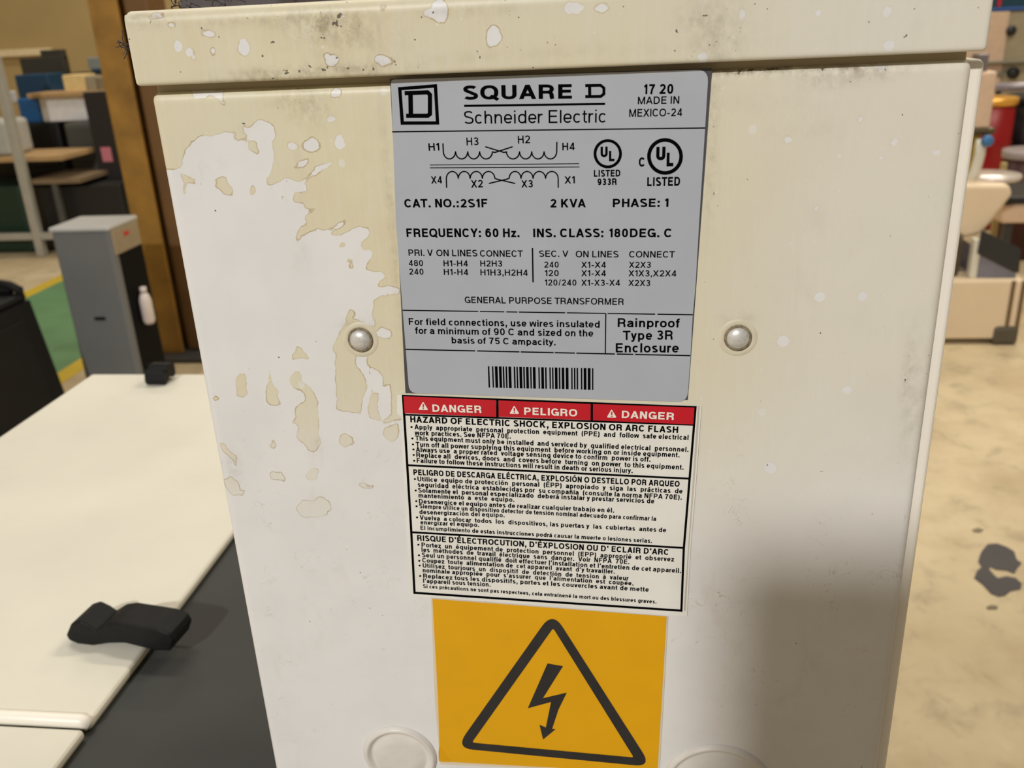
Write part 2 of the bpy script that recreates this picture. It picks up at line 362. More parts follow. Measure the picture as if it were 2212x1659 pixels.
# rubbed dirt: centre px, radius px (x, y), strength
DIRT = [(715,48,75,24,1.1),(770,85,110,30,.45),(690,150,170,10,1.0),(560,172,90,7,.9),(800,166,60,8,.9),(1700,146,210,14,.85),(1600,152,90,10,.8),(1870,152,80,20,.6),(1790,178,55,14,.4),(1560,75,45,60,.42),(640,215,70,30,.38),(675,240,45,40,.35),(1500,45,35,35,.4),(850,520,10,330,.45),(1537,300,14,170,.5),(772,705,36,14,.9),(1594,690,36,16,.5),(1975,880,26,150,.32),(1960,800,12,90,.4),(350,560,14,120,.25),(505,1010,22,45,.35),(690,960,12,20,.5),(545,45,150,14,.45),(330,36,60,16,.6),(1030,22,120,14,.3),(1150,115,420,14,.16),(1750,280,90,22,.14),(1650,225,160,25,.12)]
FMID = 0.006
def wear(P, lid=False):
    px_ = lambda q: face(*q)
    sdf = np.full(len(P), -1.0)
    if not lid:
        for c in CLEAN: sdf = np.maximum(sdf, poly_sdf(P, [px_(q) for q in c]))
        for c in FILM_ISLES: sdf = np.minimum(sdf, -poly_sdf(P, [px_(q) for q in c]))
    for x, y, a, b_ in DROPS:
        c = px_((x, y)); sdf = np.maximum(sdf, ell_sdf(P, c, a/6600, b_/6600))
    dirt = np.zeros(len(P))
    for x, y, a, b_, k in DIRT:
        c = px_((x, y)); q = ((P[:, 0]-c[0])/(a/6600))**2+((P[:, 1]-c[1])/(b_/6600))**2; dirt += k*np.exp(-q*1.2)
    z = P[:, 1]-H; x = P[:, 0]
    sm = lambda t: np.clip(t, 0, 1)**2*(3-2*np.clip(t, 0, 1))
    film = 1-0.88*sm((-z-0.10-0.10*sm((0.10-x)/0.05)*0)/0.085)
    film *= 1-0.45*sm((x-0.03)/0.08)
    film *= np.where(x < -0.045, 1.0, 0.95)
    worm = sm((-z-0.115)/0.06)*(0.35+0.65*sm((x-0.02)/0.05))*sm((0.275+z)/0.07)+0.25*sm((-z-0.10)/0.05)*(x < -0.04)
    if lid: film = np.full(len(P), 1.0)-0.45*sm((x-0.02)/0.08); worm = np.zeros(len(P))
    return np.clip(sdf*1000, -6, 6), film, dirt, np.clip(worm, 0, 1)

def pan(xl, xr, zb, zt, y0, y1, r, step, lid=False, top_r=None):
    """a folded sheet-metal panel: flat front at y0, rounded edges of radius r, returning to y1"""
    def axis(a, b_, ra, rb):
        out = []
        for k in (4, 3, 2, 1): out.append((a+ra, -k/4, ra))
        n = max(2, int((b_-a-ra-rb)/step))
        for i in range(n+1): out.append((a+ra+(b_-a-ra-rb)*i/n, 0.0, r))
        for k in (1, 2, 3, 4): out.append((b_-rb, k/4, rb))
        return out
    X = axis(xl, xr, r, r); Zs = axis(zb, zt, r, top_r or r)
    V = []; UV = []
    for (zc, sz, rz) in Zs:
        for (xc, sx, rx) in X:
            m_ = max(abs(sx), abs(sz)); nrm = math.hypot(sx, sz) or 1
            a = m_*math.pi/2; ux, uz = sx/nrm, sz/nrm; rr = rz if abs(sz) > abs(sx) else rx
            if sz > 0 and sx != 0: rr_x, rr_z = r, rz
            else: rr_x, rr_z = rx, rz
            V.append((xc+rr_x*math.sin(a)*ux, y0+rr*(1-math.cos(a)), zc+rr_z*math.sin(a)*uz))
    nx, nz = len(X), len(Zs); F = []
    for j in range(nz-1):
        for i in range(nx-1): F.append((j*nx+i, j*nx+i+1, (j+1)*nx+i+1, (j+1)*nx+i))
    border = [i for i in range(nx)]+[j*nx+nx-1 for j in range(1, nz)]+[(nz-1)*nx+i for i in range(nx-2, -1, -1)]+[j*nx for j in range(nz-2, 0, -1)]
    k = len(V); V += [(V[b_][0], y1, V[b_][2]) for b_ in border]; n = len(border)
    for i in range(n): F.append((border[i], border[(i+1) % n], k+(i+1) % n, k+i))
    F.append(tuple(range(k, k+n)))
    mb = MB(); mb.add(V, F, 0, True); mb.smooth[-1] = False
    P = np.array(V)[:, [0, 2]]
    return mb, P
def paint_attrs(o, P, lid):
    for nm, arr in zip(('clean', 'film', 'dirt', 'worm'), wear(P, lid)):
        a = o.data.attributes.new(nm, 'FLOAT', 'POINT'); a.data.foreach_set('value', arr.astype(np.float32))

# ------------------------------------------------------------------ the transformer
BASE = H-0.36
TR = Thing('transformer', (0, 0.1, BASE), 'white stained steel transformer enclosure with grey nameplate, danger label and yellow sticker', 'transformer')
mb, P = pan(-0.12, 0.12, BASE+0.004, H-0.0165, 0.0, 0.012, 0.0026, 0.0010)
FP = TR.part('front_panel', mb, M_PAINT); paint_attrs(FP, P, False)
mb, P = pan(-0.1213, 0.1213, H-0.0141, H+0.0068, -0.005, 0.212, 0.0012, 0.0007, True, 0.0034)
LID = TR.part('lid', mb, M_PAINT); paint_attrs(LID, P, True)
TR.part('body', MB().box(-0.1185, 0.1185, 0.0125, 0.206, BASE, H-0.0135, 0.002), M_BODY)
TR.part('collar', MB().box(-0.1190, 0.1190, 0.0035, 0.0120, H-0.0240, H-0.0136, 0.0004), M_BODY)
TR.part('side_panel', MB().box(0.1186, 0.1245, 0.004, 0.206, BASE+0.002, H-0.0166, 0.0018, seg=4), M_WHITEEDGE, label='lighter cream edge of the right side panel')

def rivet(px, py):
    x, z = face(px, py); o = (x, 0, z)
    g = MB().lathe([(0.0066, -0.0003), (0.0060, 0.00006), (0.0050, 0.00016), (0.0043, 0.00012), (0.0039, -0.0003)], o, 'y', 48)
    d = MB().lathe([(0.0036*math.cos(a), 0.0001+0.0019*math.sin(a)) for a in np.linspace(0, math.pi/2, 9)], o, 'y', 48)
    r_ = TR.part('rivet', d, M_STEEL, label='domed bare metal rivet with grime around it'); TR.part('grime_ring', MB().lathe([(0.0044, -0.0002), (0.0042, 0.00055), (0.0037, 0.0006), (0.0031, 0.0004)], o, 'y', 48), M_GRIME, r_)
    TR.part('dimple', g, mat('dimple_paint', (214, 206, 182), 0.4, var=0.05, scale=300), r_)
rivet(779, 734); rivet(1594, 730)
def knockout(px, ztop, rad):
    x, _ = face(px, 1630); c = (x, 0, H-0.2614-ztop-rad)
    g = MB().lathe([(rad+0.0006, -0.0003), (rad, 0.0003), (rad-0.0006, 0.0013), (rad-0.0014, 0.0018), (rad-0.0022, 0.0013), (rad-0.0030, 0.0003), (rad-0.0034, 0.0001), (rad-0.0042, 0.0001), (rad-0.0048, 0.0005), (rad*0.4, 0.0006), (0.0, 0.0006)], c, 'y', 64)
    TR.part('knockout', g, mat('knockout_paint', (218, 213, 205), 0.42, var=0.05, scale=160))
knockout(864, -0.0011, 0.0150); knockout(1551, 0, 0.0212)

# ---- flat work on the front: every outline is a shape in the plane of the panel
def F3(px, py, y): p = face(px, py); return (p[0], y, p[1])
def sheet(mb, pts, y, th=0.00012, mi=0):
    q = [F3(a, b_, y) for a, b_ in pts]; n = len(q)
    k = [(p[0], y+th, p[2]) for p in q]
    mb.add(q+k, [tuple(range(n))]+[(i, (i+1) % n, n+(i+1) % n, n+i) for i in range(n)], mi); return mb
def rounded(pts, radii, n=6):
    out = []
    for i, p in enumerate(pts):
        r = radii[i] if isinstance(radii, (list, tuple)) else radii
        if r <= 0: out.append(p); continue
        a, b_, c = np.array(pts[i-1], float), np.array(p, float), np.array(pts[(i+1) % len(pts)], float)
        u = (a-b_)/np.linalg.norm(a-b_); w = (c-b_)/np.linalg.norm(c-b_)
        for t in np.linspace(0, 1, n):
            out.append(tuple(b_+u*r*(1-t)**2+w*r*t**2))
    return out
_lay = [0]
def layer(y):
    _lay[0] = (_lay[0]+1) % 10; return y-_lay[0]*4e-6        # ink laid over ink
def stroke(mb, pts, wpx, y, mi=0, closed=False):
    """a line of given pixel width along pts (px), as one flat ribbon"""
    y = layer(y); pts = [np.array(p, float) for p in pts]; n = len(pts); L = []; Rr = []
    for i, p in enumerate(pts):
        a = pts[i-1] if (i > 0 or closed) else p; c = pts[(i+1) % n] if (i < n-1 or closed) else p
        d1 = (p-a); d2 = (c-p); d1 = d1/(np.linalg.norm(d1) or 1); d2 = d2/(np.linalg.norm(d2) or 1)
        t = d1+d2; t = t/(np.linalg.norm(t) or 1); nn = np.array([-t[1], t[0]])
        k = 1/max(0.45, abs(nn@np.array([-d2[1], d2[0]]) if np.linalg.norm(d2) else 1))
        L.append(p+nn*wpx/2*k); Rr.append(p-nn*wpx/2*k)
    q = [F3(*v, y) for v in L]+[F3(*v, y) for v in Rr]
    m_ = n if closed else n-1
    mb.add(q, [(i, (i+1) % n, n+(i+1) % n, n+i) for i in range(m_)], mi); return mb
# ---- a plain grotesque drawn from strokes: caps 1.0 high, x-height 0.73
def _se(cx, cy, rx, ry, a0, a1, n=10, e=2.35):
    out = []
    for t in np.linspace(math.radians(a0), math.radians(a1), n):
        c, s_ = math.cos(t), math.sin(t)
        out.append((cx+rx*math.copysign(abs(c)**(2/e), c), cy+ry*math.copysign(abs(s_)**(2/e), s_)))
    return out
_gc = {}
def glyph(ch, w):
    """quads of one letter at stroke weight w -> (list of quads, left bearing, advance)"""
    if (ch, w) in _gc: return _gc[(ch, w)]
    Q = []; hw = w*0.5; h2 = w*0.46
    def V(x, y0, y1): Q.append([(x-hw, y0), (x+hw, y0), (x+hw, y1), (x-hw, y1)])
    def Hh(y, x0, x1): Q.append([(x0, y-h2), (x1, y-h2), (x1, y+h2), (x0, y+h2)])
    def Pp(x0, y0, x1, y1, k=1.0):
        d = hw*k*math.hypot(x1-x0, y1-y0)/max(1e-6, abs(y1-y0)); Q.append([(x0-d, y0), (x0+d, y0), (x1+d, y1), (x1-d, y1)])
    def Cv(pts, closed=False):
        P_ = [np.array(p) for p in pts]; n = len(P_); L = []; R_ = []
        for i, p in enumerate(P_):
            a = P_[i-1] if (i or closed) else p; c = P_[(i+1) % n] if (i < n-1 or closed) else p
            t = c-a; t = t/(np.linalg.norm(t) or 1); nn = np.array([-t[1]*hw, t[0]*h2]); L.append(p+nn); R_.append(p-nn)
        for i in range(n if closed else n-1):
            j = (i+1) % n; Q.append([tuple(L[i]), tuple(R_[i]), tuple(R_[j]), tuple(L[j])])
    acc = {'É': ('E', 1), 'Ó': ('O', 1), 'é': ('e', 1), 'á': ('a', 1), 'í': ('ı', 1), 'ó': ('o', 1), 'ú': ('u', 1), 'ñ': ('n', 2), 'è': ('e', 3), 'à': ('a', 3), 'ê': ('e', 4)}
    base = ch; mark_ = 0
    if ch in acc: base, mark_ = acc[ch]
    CW = dict(A=.90, B=.78, C=.86, D=.82, E=.70, F=.66, G=.88, H=.78, I=w, J=.56, K=.82, L=.64, M=.96, N=.78, O=.94, P=.76, Q=.94, R=.80, S=.78, T=.80, U=.78, V=.88, W=1.26, X=.88, Y=.88, Z=.76,
              a=.66, b=.66, c=.62, d=.66, e=.66, f=.38, g=.66, h=.61, i=w, j=.24, k=.62, l=w, m=1.0, n=.61, o=.68, p=.66, q=.66, r=.38, s=.60, t=.38, u=.61, v=.64, w=.96, x=.64, y=.64, z=.58)
    W = CW.get(base, .66); l, r = hw, W-hw; b_, t = h2, 1-h2; X = .73; m = X-h2; dsc = -.21; c = W/2
    sb = .10
    if base in 'AVWXYTvwxy': sb = .02
    elif base in 'COQGSJceosaz': sb = .06
    elif base in 'ftr': sb = .05
    O_ = lambda x0, x1, y0, y1: Cv(_se((x0+x1)/2, (y0+y1)/2, (x1-x0)/2, (y1-y0)/2, 0, 360, 25)[:-1], True)
    if base == 'A': Pp(hw*1.1, 0, c, 1); Pp(W-hw*1.1, 0, c, 1); Hh(.30, W*.22, W*.78)
    elif base == 'B':
        V(l, 0, 1)
        for y0, y1, xr in ((b_, .525, r), (.525, t, r-.03)): Hh(y0, 0, xr-.2); Hh(y1, 0, xr-.2); Cv(_se(xr-.2, (y0+y1)/2, .2, (y1-y0)/2, -90, 90))
    elif base == 'C': Cv(_se(c, .5, c-hw, .5-h2, 38, 322, 22))
    elif base == 'D': V(l, 0, 1); Hh(b_, 0, r-.34); Hh(t, 0, r-.34); Cv(_se(r-.36, .5, .36, .5-h2, -90, 90, 14))
    elif base == 'E': V(l, 0, 1); Hh(b_, 0, W); Hh(t, 0, W*.98); Hh(.52, 0, W*.92)
    elif base == 'F': V(l, 0, 1); Hh(t, 0, W); Hh(.50, 0, W*.88)
    elif base == 'G': Cv(_se(c, .5, c-hw, .5-h2, 38, 330, 22)); Hh(.43, c, W-.0); V(r, 0, .47)
    elif base == 'H': V(l, 0, 1); V(r, 0, 1); Hh(.53, 0, W)
    elif base == 'I': V(c, 0, 1)
    elif base == 'J': V(r, .28, 1); Cv(_se(c, .3, c-hw, .3-h2, 0, -170, 12))
    elif base == 'K': V(l, 0, 1); Pp(l+.02, .32, W-hw*1.4, 1); Pp(W*.42, .56, W-hw*1.2, 0)
    elif base == 'L': V(l, 0, 1); Hh(b_, 0, W)
    elif base == 'M': V(l, 0, 1); V(r, 0, 1); Pp(l+.02, 1, c, 0, .9); Pp(r-.02, 1, c, 0, .9)
    elif base == 'N': V(l, 0, 1); V(r, 0, 1); Pp(l+.02, 1, r-.02, 0)
    elif base == 'O': O_(l, r, b_, t)
    elif base == 'P': V(l, 0, 1); Hh(t, 0, r-.24); Hh(.44, 0, r-.24); Cv(_se(r-.26, (t+.44)/2, .26, (t-.44)/2, -90, 90))
    elif base == 'Q': O_(l, r, b_, t); Cv([(W*.56, .26), (W*.98, -.02)])
    elif base == 'R': V(l, 0, 1); Hh(t, 0, r-.26); Hh(.47, 0, r-.22); Cv(_se(r-.28, (t+.47)/2, .26, (t-.47)/2, -90, 90)); Cv(_se(r-.24, .25, .21, .22, 80, 10, 5)+[(r-.02, .1), (r+.02, 0)])
    elif base == 'S': Cv(_se(c, .735, c-hw-.02, .265-h2, 28, 262, 14)[:-1]+[(c, .51)]+_se(c, .265, c-hw, .265-h2+.005, 82, -152, 14)[1:])
    elif base == 'T': V(c, 0, 1); Hh(t, 0, W)
    elif base == 'U': V(l, .3, 1); V(r, .3, 1); Cv(_se(c, .34, c-hw, .34-h2, 180, 360, 14))
    elif base == 'V': Pp(hw*1.1, 1, c, 0); Pp(W-hw*1.1, 1, c, 0)
    elif base == 'W':
        for x0, x1 in ((hw, .28), (.63, .28), (.63, .98), (1.26-hw, .98)): Pp(x0, 1, x1, 0, .9)
    elif base == 'X': Pp(hw*1.3, 0, W-hw*1.5, 1); Pp(W-hw*1.3, 0, hw*1.5, 1)
    elif base == 'Y': V(c, 0, .44); Pp(c, .40, hw*1.2, 1); Pp(c, .40, W-hw*1.2, 1)
    elif base == 'Z': Hh(t, .02, W); Hh(b_, 0, W); Pp(hw*1.4, b_, W-hw*1.4, t)
    elif base == 'a':
        Cv([(l+.03, .50)]+_se(c-.01, .52, c-hw-.04, m-.52, 172, 0, 12)+[(r-.03, .2)]); V(r-.03, .0, .52)
        Cv([(r-.03, .44), (c, .42)]+_se(c-.04, .21, c-hw-.02, .21-h2, 100, 270, 9)+[(c+.08, b_+.02), (r-.04, .2)])
    elif base in 'bdpq':
        st = l if base in 'bp' else r; V(st, 0 if base in 'bd' else dsc, 1 if base in 'bd' else X); O_(l, r, b_, m)
    elif base == 'c': Cv(_se(c, X/2, c-hw, X/2-h2, 42, 318, 18))
    elif base == 'e': Cv(_se(c, X/2, c-hw, X/2-h2, 0, 322, 20)); Hh(X/2-.01, l, r+hw*.6)
    elif base == 'f': V(W*.46, 0, .82); Cv(_se(W*.46+.17, .80, .17, t-.80, 180, 92, 7)+[(W, t)]); Hh(m, 0, W*.95)
    elif base == 'g': O_(l, r, b_, m); V(r, 0, X); Cv([(r, .05)]+_se(c, .02, c-hw, -dsc+.02-h2, 0, -155, 12))
    elif base in 'hn': V(l, 0, 1 if base == 'h' else X); V(r, 0, .46); Cv([(l, .40)]+_se(c+.02, .44, c-hw-.02, m-.44, 165, 0, 11))
    elif base == 'i': V(c, 0, X); Q.append([(c-hw, 1-w*.95), (c+hw, 1-w*.95), (c+hw, 1), (c-hw, 1)])
    elif base == 'ı': W = w; c = W/2; V(c, 0, X)
    elif base == 'j': V(W-hw, -.06, X); Cv([(W-hw, -.04), (W-hw-.02, dsc+h2+.02), (0, dsc+h2)]); Q.append([(W-w, 1-w*.95), (W, 1-w*.95), (W, 1), (W-w, 1)])
    elif base == 'k': V(l, 0, 1); Pp(l+.02, .25, W-hw*1.5, X); Pp(W*.38, .42, W-hw*1.3, 0)
    elif base == 'l': V(c, 0, 1)
    elif base == 'm':
        V(l, 0, X); V(.5, 0, .46); V(r, 0, .46)
        for x0, x1 in ((l, .5), (.5, r)): Cv([(x0, .40)]+_se((x0+x1)/2+.01, .46, (x1-x0)/2-.01, m-.46, 165, 0, 10))
    elif base == 'o': O_(l, r, b_, m)
    elif base == 'r': V(l, 0, X); Cv([(l, .38), (l+.03, .54), (l+.12, m-.02), (W, m)])
    elif base == 's': Cv(_se(c, .535, c-hw-.02, .195-h2+.01, 30, 262, 11)[:-1]+[(c, .375)]+_se(c, .195, c-hw, .195-h2+.005, 82, -152, 11)[1:])
    elif base == 't': V(W*.42, .2, .93); Cv(_se(W*.42+.14, .2, .14, .2-h2, 180, 268, 6)+[(W*.98, b_)]); Hh(m, 0, W*.96)
    elif base == 'u': V(l, .26, X); V(r, 0, X); Cv(_se(c-.02, .28, c-hw-.02, .28-h2, 180, 345, 11)+[(r, .34)])
    elif base == 'v': Pp(hw*1.1, X, c, 0); Pp(W-hw*1.1, X, c, 0)
    elif base == 'w':
        for x0, x1 in ((hw, .21), (.48, .21), (.48, .75), (.96-hw, .75)): Pp(x0, X, x1, 0, .9)
    elif base == 'x': Pp(hw*1.3, 0, W-hw*1.4, X); Pp(W-hw*1.3, 0, hw*1.4, X)
    elif base == 'y': Pp(hw*1.1, X, c+.01, .0); Pp(W-hw*1.1, X, c-.07, dsc+w*.6); Cv([(c-.04, dsc+w*.9), (c-.11, dsc+h2), (.06, dsc+h2)])
    elif base == 'z': Hh(m, .02, W); Hh(b_, 0, W); Pp(hw*1.4, b_, W-hw*1.4, m)
    elif base == '0': W = .66; O_(hw, W-hw, b_, t)
    elif base == '1': W = .36; V(W-hw, 0, 1); Cv([(0, .77), (W*.42, .82), (W-hw, .99)])
    elif base == '2': W = .66; c = .33; Cv(_se(c, .70, c-hw, t-.70, 168, -30, 13)+[(c+.04, .38), (hw+.10, .20), (hw+.02, b_)]); Hh(b_, 0, W)
    elif base == '3': W = .66; c = .33; Cv(_se(c, .745, c-hw-.02, t-.745, 160, -88, 12)+[(c-.05, .525)]); Cv([(c-.05, .525)]+_se(c, .275, c-hw, .275-h2+.0, 85, -160, 13))
    elif base == '4': W = .68; V(W*.72, 0, 1); Hh(.25, 0, W); Pp(hw*.9, .25, W*.70, 1, .85)
    elif base == '5': W = .66; c = .33; Hh(t, .12, W*.95); Cv([(.14, 1-.02), (.09, .52)]); Cv([(.09, .52)]+_se(c, .33, c-hw, .33-h2, 130, -158, 14))
    elif base == '6': W = .66; c = .33; O_(hw, W-hw, b_, .62); Cv(_se(c, .5, c-hw, .5-h2, 40, 190, 12))
    elif base == '7': W = .64; Hh(t, 0, W); Cv([(W-hw, t), (W*.52, .5), (W*.36, 0)])
    elif base == '8': W = .66; O_(hw, W-hw, b_, .53); O_(hw+.03, W-hw-.03, .53, t)
    elif base == '9': W = .66; c = .33; O_(hw, W-hw, .38, t); Cv(_se(c, .5, c-hw, .5-h2, 10, -140, 12))
    elif base == '.': W = w*1.1; Q.append([(0, 0), (W, 0), (W, w*1.1), (0, w*1.1)])
    elif base == ',': W = w*1.1; Q.append([(0, 0), (W, 0), (W, w*1.1), (0, w*1.1)]); Q.append([(W*.35, 0), (W, 0), (W*.5, -w*1.25), (W*.05, -w*1.25)])
    elif base == ':':
        W = w*1.1
        for y0 in (0, X-w*1.1): Q.append([(0, y0), (W, y0), (W, y0+w*1.1), (0, y0+w*1.1)])
    elif base == '-': W = .36; Hh(.36, 0, W)
    elif base == '/': W = .38; Pp(hw*.8, -.02, W-hw*.8, 1.02, .8)
    elif base == "'": W = w; Q.append([(0, .66), (W, .66), (W, 1), (0, 1)])
    elif base == '(': W = .28; Cv(_se(W+.12, .40, W+.12-hw, .60, 118, 242, 10))
    elif base == ')': W = .28; Cv(_se(-.12, .40, W+.12-hw, .60, 62, -62, 10))
    elif base == ' ': W = .22; sb = .06
    top = .80 if base.islower() or base == 'ı' else 1.06
    c = W/2
    if mark_ == 1: Pp(c-.05, top, c+.10, top+.19)
    elif mark_ == 3: Pp(c+.05, top, c-.10, top+.19)
    elif mark_ == 2: Hh(top+.07, c-.2, c+.2)
    elif mark_ == 4: Pp(c-.14, top, c, top+.18); Pp(c+.14, top, c, top+.18)
    _gc[(ch, w)] = (Q, sb, W+2*sb); return _gc[(ch, w)]
def text(mb, s, p0, p1, cap, y, weight=0.0, mi=0):
    """set the string between two baseline points (px), capital height in px"""
    w = 0.118+3.4*weight; x = 0.0; quads = []
    for ch in s:
        q, sb, adv = glyph(ch, w)
        quads += [[(px_+x+sb, py_) for px_, py_ in k] for k in q]; x += adv
    xs = [p[0] for k in quads for p in k]; x0, x1 = min(xs), max(xs)
    a, b_ = face(*p0), face(*p1); u = b_-a; Lx = np.linalg.norm(u); u = u/Lx; n_ = np.array([-u[1], u[0]])
    ch_ = np.linalg.norm(face(p0[0], p0[1]-cap)-a)
    vv = []; ff = []
    for k in quads:
        i0 = len(vv); yy = layer(y)
        for px_, py_ in k:
            h = (px_-x0)/(x1-x0)*Lx; g = py_*ch_; vv.append((a[0]+u[0]*h+n_[0]*g, yy, a[1]+u[1]*h+n_[1]*g))
        ff.append((i0, i0+1, i0+2, i0+3))
    mb.add(vv, ff, mi)

A = lambda x, y: (840+x/3.1155, 140+y/3.1155)
B = lambda x, y: (840+x/3.1155, 480+y/3.1155)
Cc = lambda x, y: (840+x/3.1155, 840+y/3.1155)
D = lambda x, y: (840+x/3.1155, 1080+y/3.1155)
SC = 3.1155
# nameplate
Y1, Y2, Y3 = -0.00022, -0.00040, -0.00046
back = MB(); sheet(back, [A(8,94), A(2172,22), A(2172,80), B(2068,440), B(2012,1196), B(112,1150)], -0.0001)
np_ = MB(); sheet(np_, rounded([A(15,99), A(2152,30), A(2128,424), B(2088,0), B(2064,420), B(2044,640), B(2030,900), B(2008,1208), B(138,1148), B(92,560), B(50,20)], [8,27,0,0,0,0,0,22,18,0,0]), Y1-0.0001)
PL = TR.part('nameplate', np_, M_PLATE, label='grey printed nameplate with dark margin')
TR.part('margin', back, M_DARKMARGIN, PL)
lg = MB(); YI = Y2
stroke(lg, [A(75,160), A(315,141), A(329,390), A(92,391)], 22/SC, YI, closed=True)
stroke(lg, [A(108,190), A(262,184), A(278,200), A(278,330), A(262,342), A(118,342)], 28/SC, YI)
stroke(lg, [A(147,178), A(150,354)], 30/SC, YI)
TR.part('logo', lg, M_INK, PL)
w = MB()
text(w, 'SQUARE', A(505,234), A(1232,226), 95/SC, YI, 0.029)
stroke(w, [A(1322,139), A(1425,137), A(1447,155), A(1447,195), A(1425,212), A(1322,213)], 19/SC, YI); stroke(w, [A(1351,132), A(1352,220)], 20/SC, YI)
stroke(w, [A(508,275), A(1455,262)], 14/SC, YI)
text(w, 'Schneider Electric', A(510,396), A(1458,387), 86/SC, YI, 0.001)
T = 0.027
for s, a, b_, c, wt in [
 ('17 20', A(1715,197), A(1912,194), 66, T), ('MADE IN', A(1675,264), A(1953,260), 50, 0.0135), ('MEXICO-24', A(1617,349), A(1972,344), 52, 0.0135),
 ('H1', A(270,577), A(342,575), 50, 0.016), ('H3', A(525,541), A(605,539), 52, 0.012), ('H2', A(870,528), A(951,526), 52, 0.012), ('H4', A(1168,574), A(1251,572), 50, 0.017),
 ('X4', A(287,798), A(360,796), 48, 0.016), ('X2', A(555,825), A(634,823), 50, 0.016), ('X3', A(893,824), A(970,822), 48, 0.016), ('X1', A(1183,798), A(1252,796), 48, 0.016),
 ('CAT. NO.:', A(108,958), A(472,957), 56, T), ('2S1F', A(485,958), A(665,957), 56, T), ('2 KVA', A(1088,958), A(1325,957), 56, T), ('PHASE: 1', A(1507,956), A(1880,954), 56, T),
 ('FREQUENCY: 60 Hz.', B(122,98), B(880,99), 58, T), ('INS. CLASS:', B(973,99), B(1443,99), 58, T), ('180', B(1482,99), B(1608,99), 58, T), ('DEG. C', B(1622,99), B(1900,99), 58, T),
 ('PRI. V', B(135,224), B(298,225), 43, 0.0135), ('ON LINES', B(322,226), B(597,228), 44, 0.0135), ('CONNECT', B(615,229), B(902,231), 43, 0.0135),
 ('480', B(137,292), B(232,293), 40, 0.0135), ('H1-H4', B(370,294), B(533,295), 40, 0.0135), ('H2H3', B(617,295), B(763,296), 40, 0.0135),
 ('240', B(140,350), B(235,351), 40, 0.0135), ('H1-H4', B(372,352), B(535,354), 40, 0.0135), ('H1H3,H2H4', B(618,355), B(935,358), 41, 0.0135),
 ('SEC. V', B(1012,230), B(1208,231), 42, 0.0135), ('ON LINES', B(1258,234), B(1545,235), 44, 0.0135), ('CONNECT', B(1617,235), B(1923,236), 43, 0.0135),
 ('240', B(1047,303), B(1143,303), 40, 0.0135), ('X1-X4', B(1295,304), B(1460,304), 40, 0.0135), ('X2X3', B(1615,304), B(1762,304), 40, 0.0135),
 ('120', B(1050,360), B(1143,360), 40, 0.0135), ('X1-X4', B(1295,361), B(1460,361), 40, 0.0135), ('X1X3,X2X4', B(1612,362), B(1933,363), 41, 0.0135),
 ('120/240', B(1050,423), B(1262,424), 40, 0.0135), ('X1-X3-X4', B(1295,425), B(1555,425), 40, 0.0135), ('X2X3', B(1612,426), B(1758,427), 40, 0.0135),
 ('GENERAL PURPOSE TRANSFORMER', B(513,541), B(1580,554), 43, 0.0135),
 ('For field connections, use wires insulated', B(137,688), B(1418,707), 45, 0.018), ('for a minimum of 90 C and sized on the', B(180,748), B(1375,767), 45, 0.018), ('basis of 75 C ampacity.', B(425,812), B(1122,826), 43, 0.018),
 ('Rainproof', B(1540,703), B(1955,706), 60, 0.02), ('Type 3R', B(1575,790), B(1910,787), 62, 0.02), ('Enclosure', B(1527,873), B(1950,874), 62, 0.02)]:
    text(w, s, a, b_, c/SC, YI, wt)
def rule(mb, a, b_, wd, y, gaps=()):
    a, b_ = np.array(a), np.array(b_); t0 = 0.0
    for g0, g1 in list(gaps)+[(1.0, 1.0)]:
        if g0 > t0: stroke(mb, [a+(b_-a)*t0, a+(b_-a)*g0], wd, y)
        t0 = g1
rule(w, A(24,450), A(2128,424), 8/SC, YI)
stroke(w, [B(967,172), B(971,402)], 9/SC, YI)
rule(w, B(95,590), B(2045,620), 7/SC, YI, [(0.26,0.266),(0.35,0.357),(0.395,0.40),(0.56,0.566),(0.70,0.706),(0.87,0.878)])
rule(w, B(113,853), B(2028,895), 8/SC, YI, [(0.245,0.252),(0.40,0.405),(0.52,0.524),(0.595,0.60),(0.735,0.742),(0.80,0.806)])
stroke(w, [B(1460,612), B(1457,880)], 7/SC, YI)
TR.part('lettering', w, M_INK, PL)
# winding diagram
wd = MB(); lw = 8/SC
def arc(cx, cy, rx, ry, a0, a1, n=12): return [A(cx+rx*math.cos(math.radians(t)), cy+ry*math.sin(math.radians(t))) for t in np.linspace(a0, a1, n)]
def scallop(xs, ymid, depth, first, last):
    pts = list(first)
    for x0, x1 in zip(xs[:-1], xs[1:]):
        cx, rx = (x0+x1)/2, (x1-x0)/2
        pts += [A(cx-rx*math.cos(t), ymid+depth*math.sin(t)) for t in np.linspace(0.05, math.pi-0.05, 11)]
    return pts+list(last)
stroke(wd, scallop([368,450,532,612,698], 582, 50, [A(365,527)], [A(715,588), A(833,550)]), lw, YI)
stroke(wd, scallop([792,880,962,1045,1130], 582, 50, [A(650,550), A(775,588)], [A(1131,517)]), lw, YI)
stroke(wd, scallop([388,468,548,630,714], 764, -48, [A(390,826)], [A(728,768), A(851,797)]), lw, YI)
stroke(wd, scallop([810,890,971,1055,1140], 764, -48, [A(674,797), A(795,768)], [A(1140,826)]), lw, YI)
stroke(wd, [A(278,673), A(1281,664)], 5/SC, YI); stroke(wd, [A(278,692), A(1283,686)], 5/SC, YI)
TR.part('winding_diagram', wd, M_INK, PL)
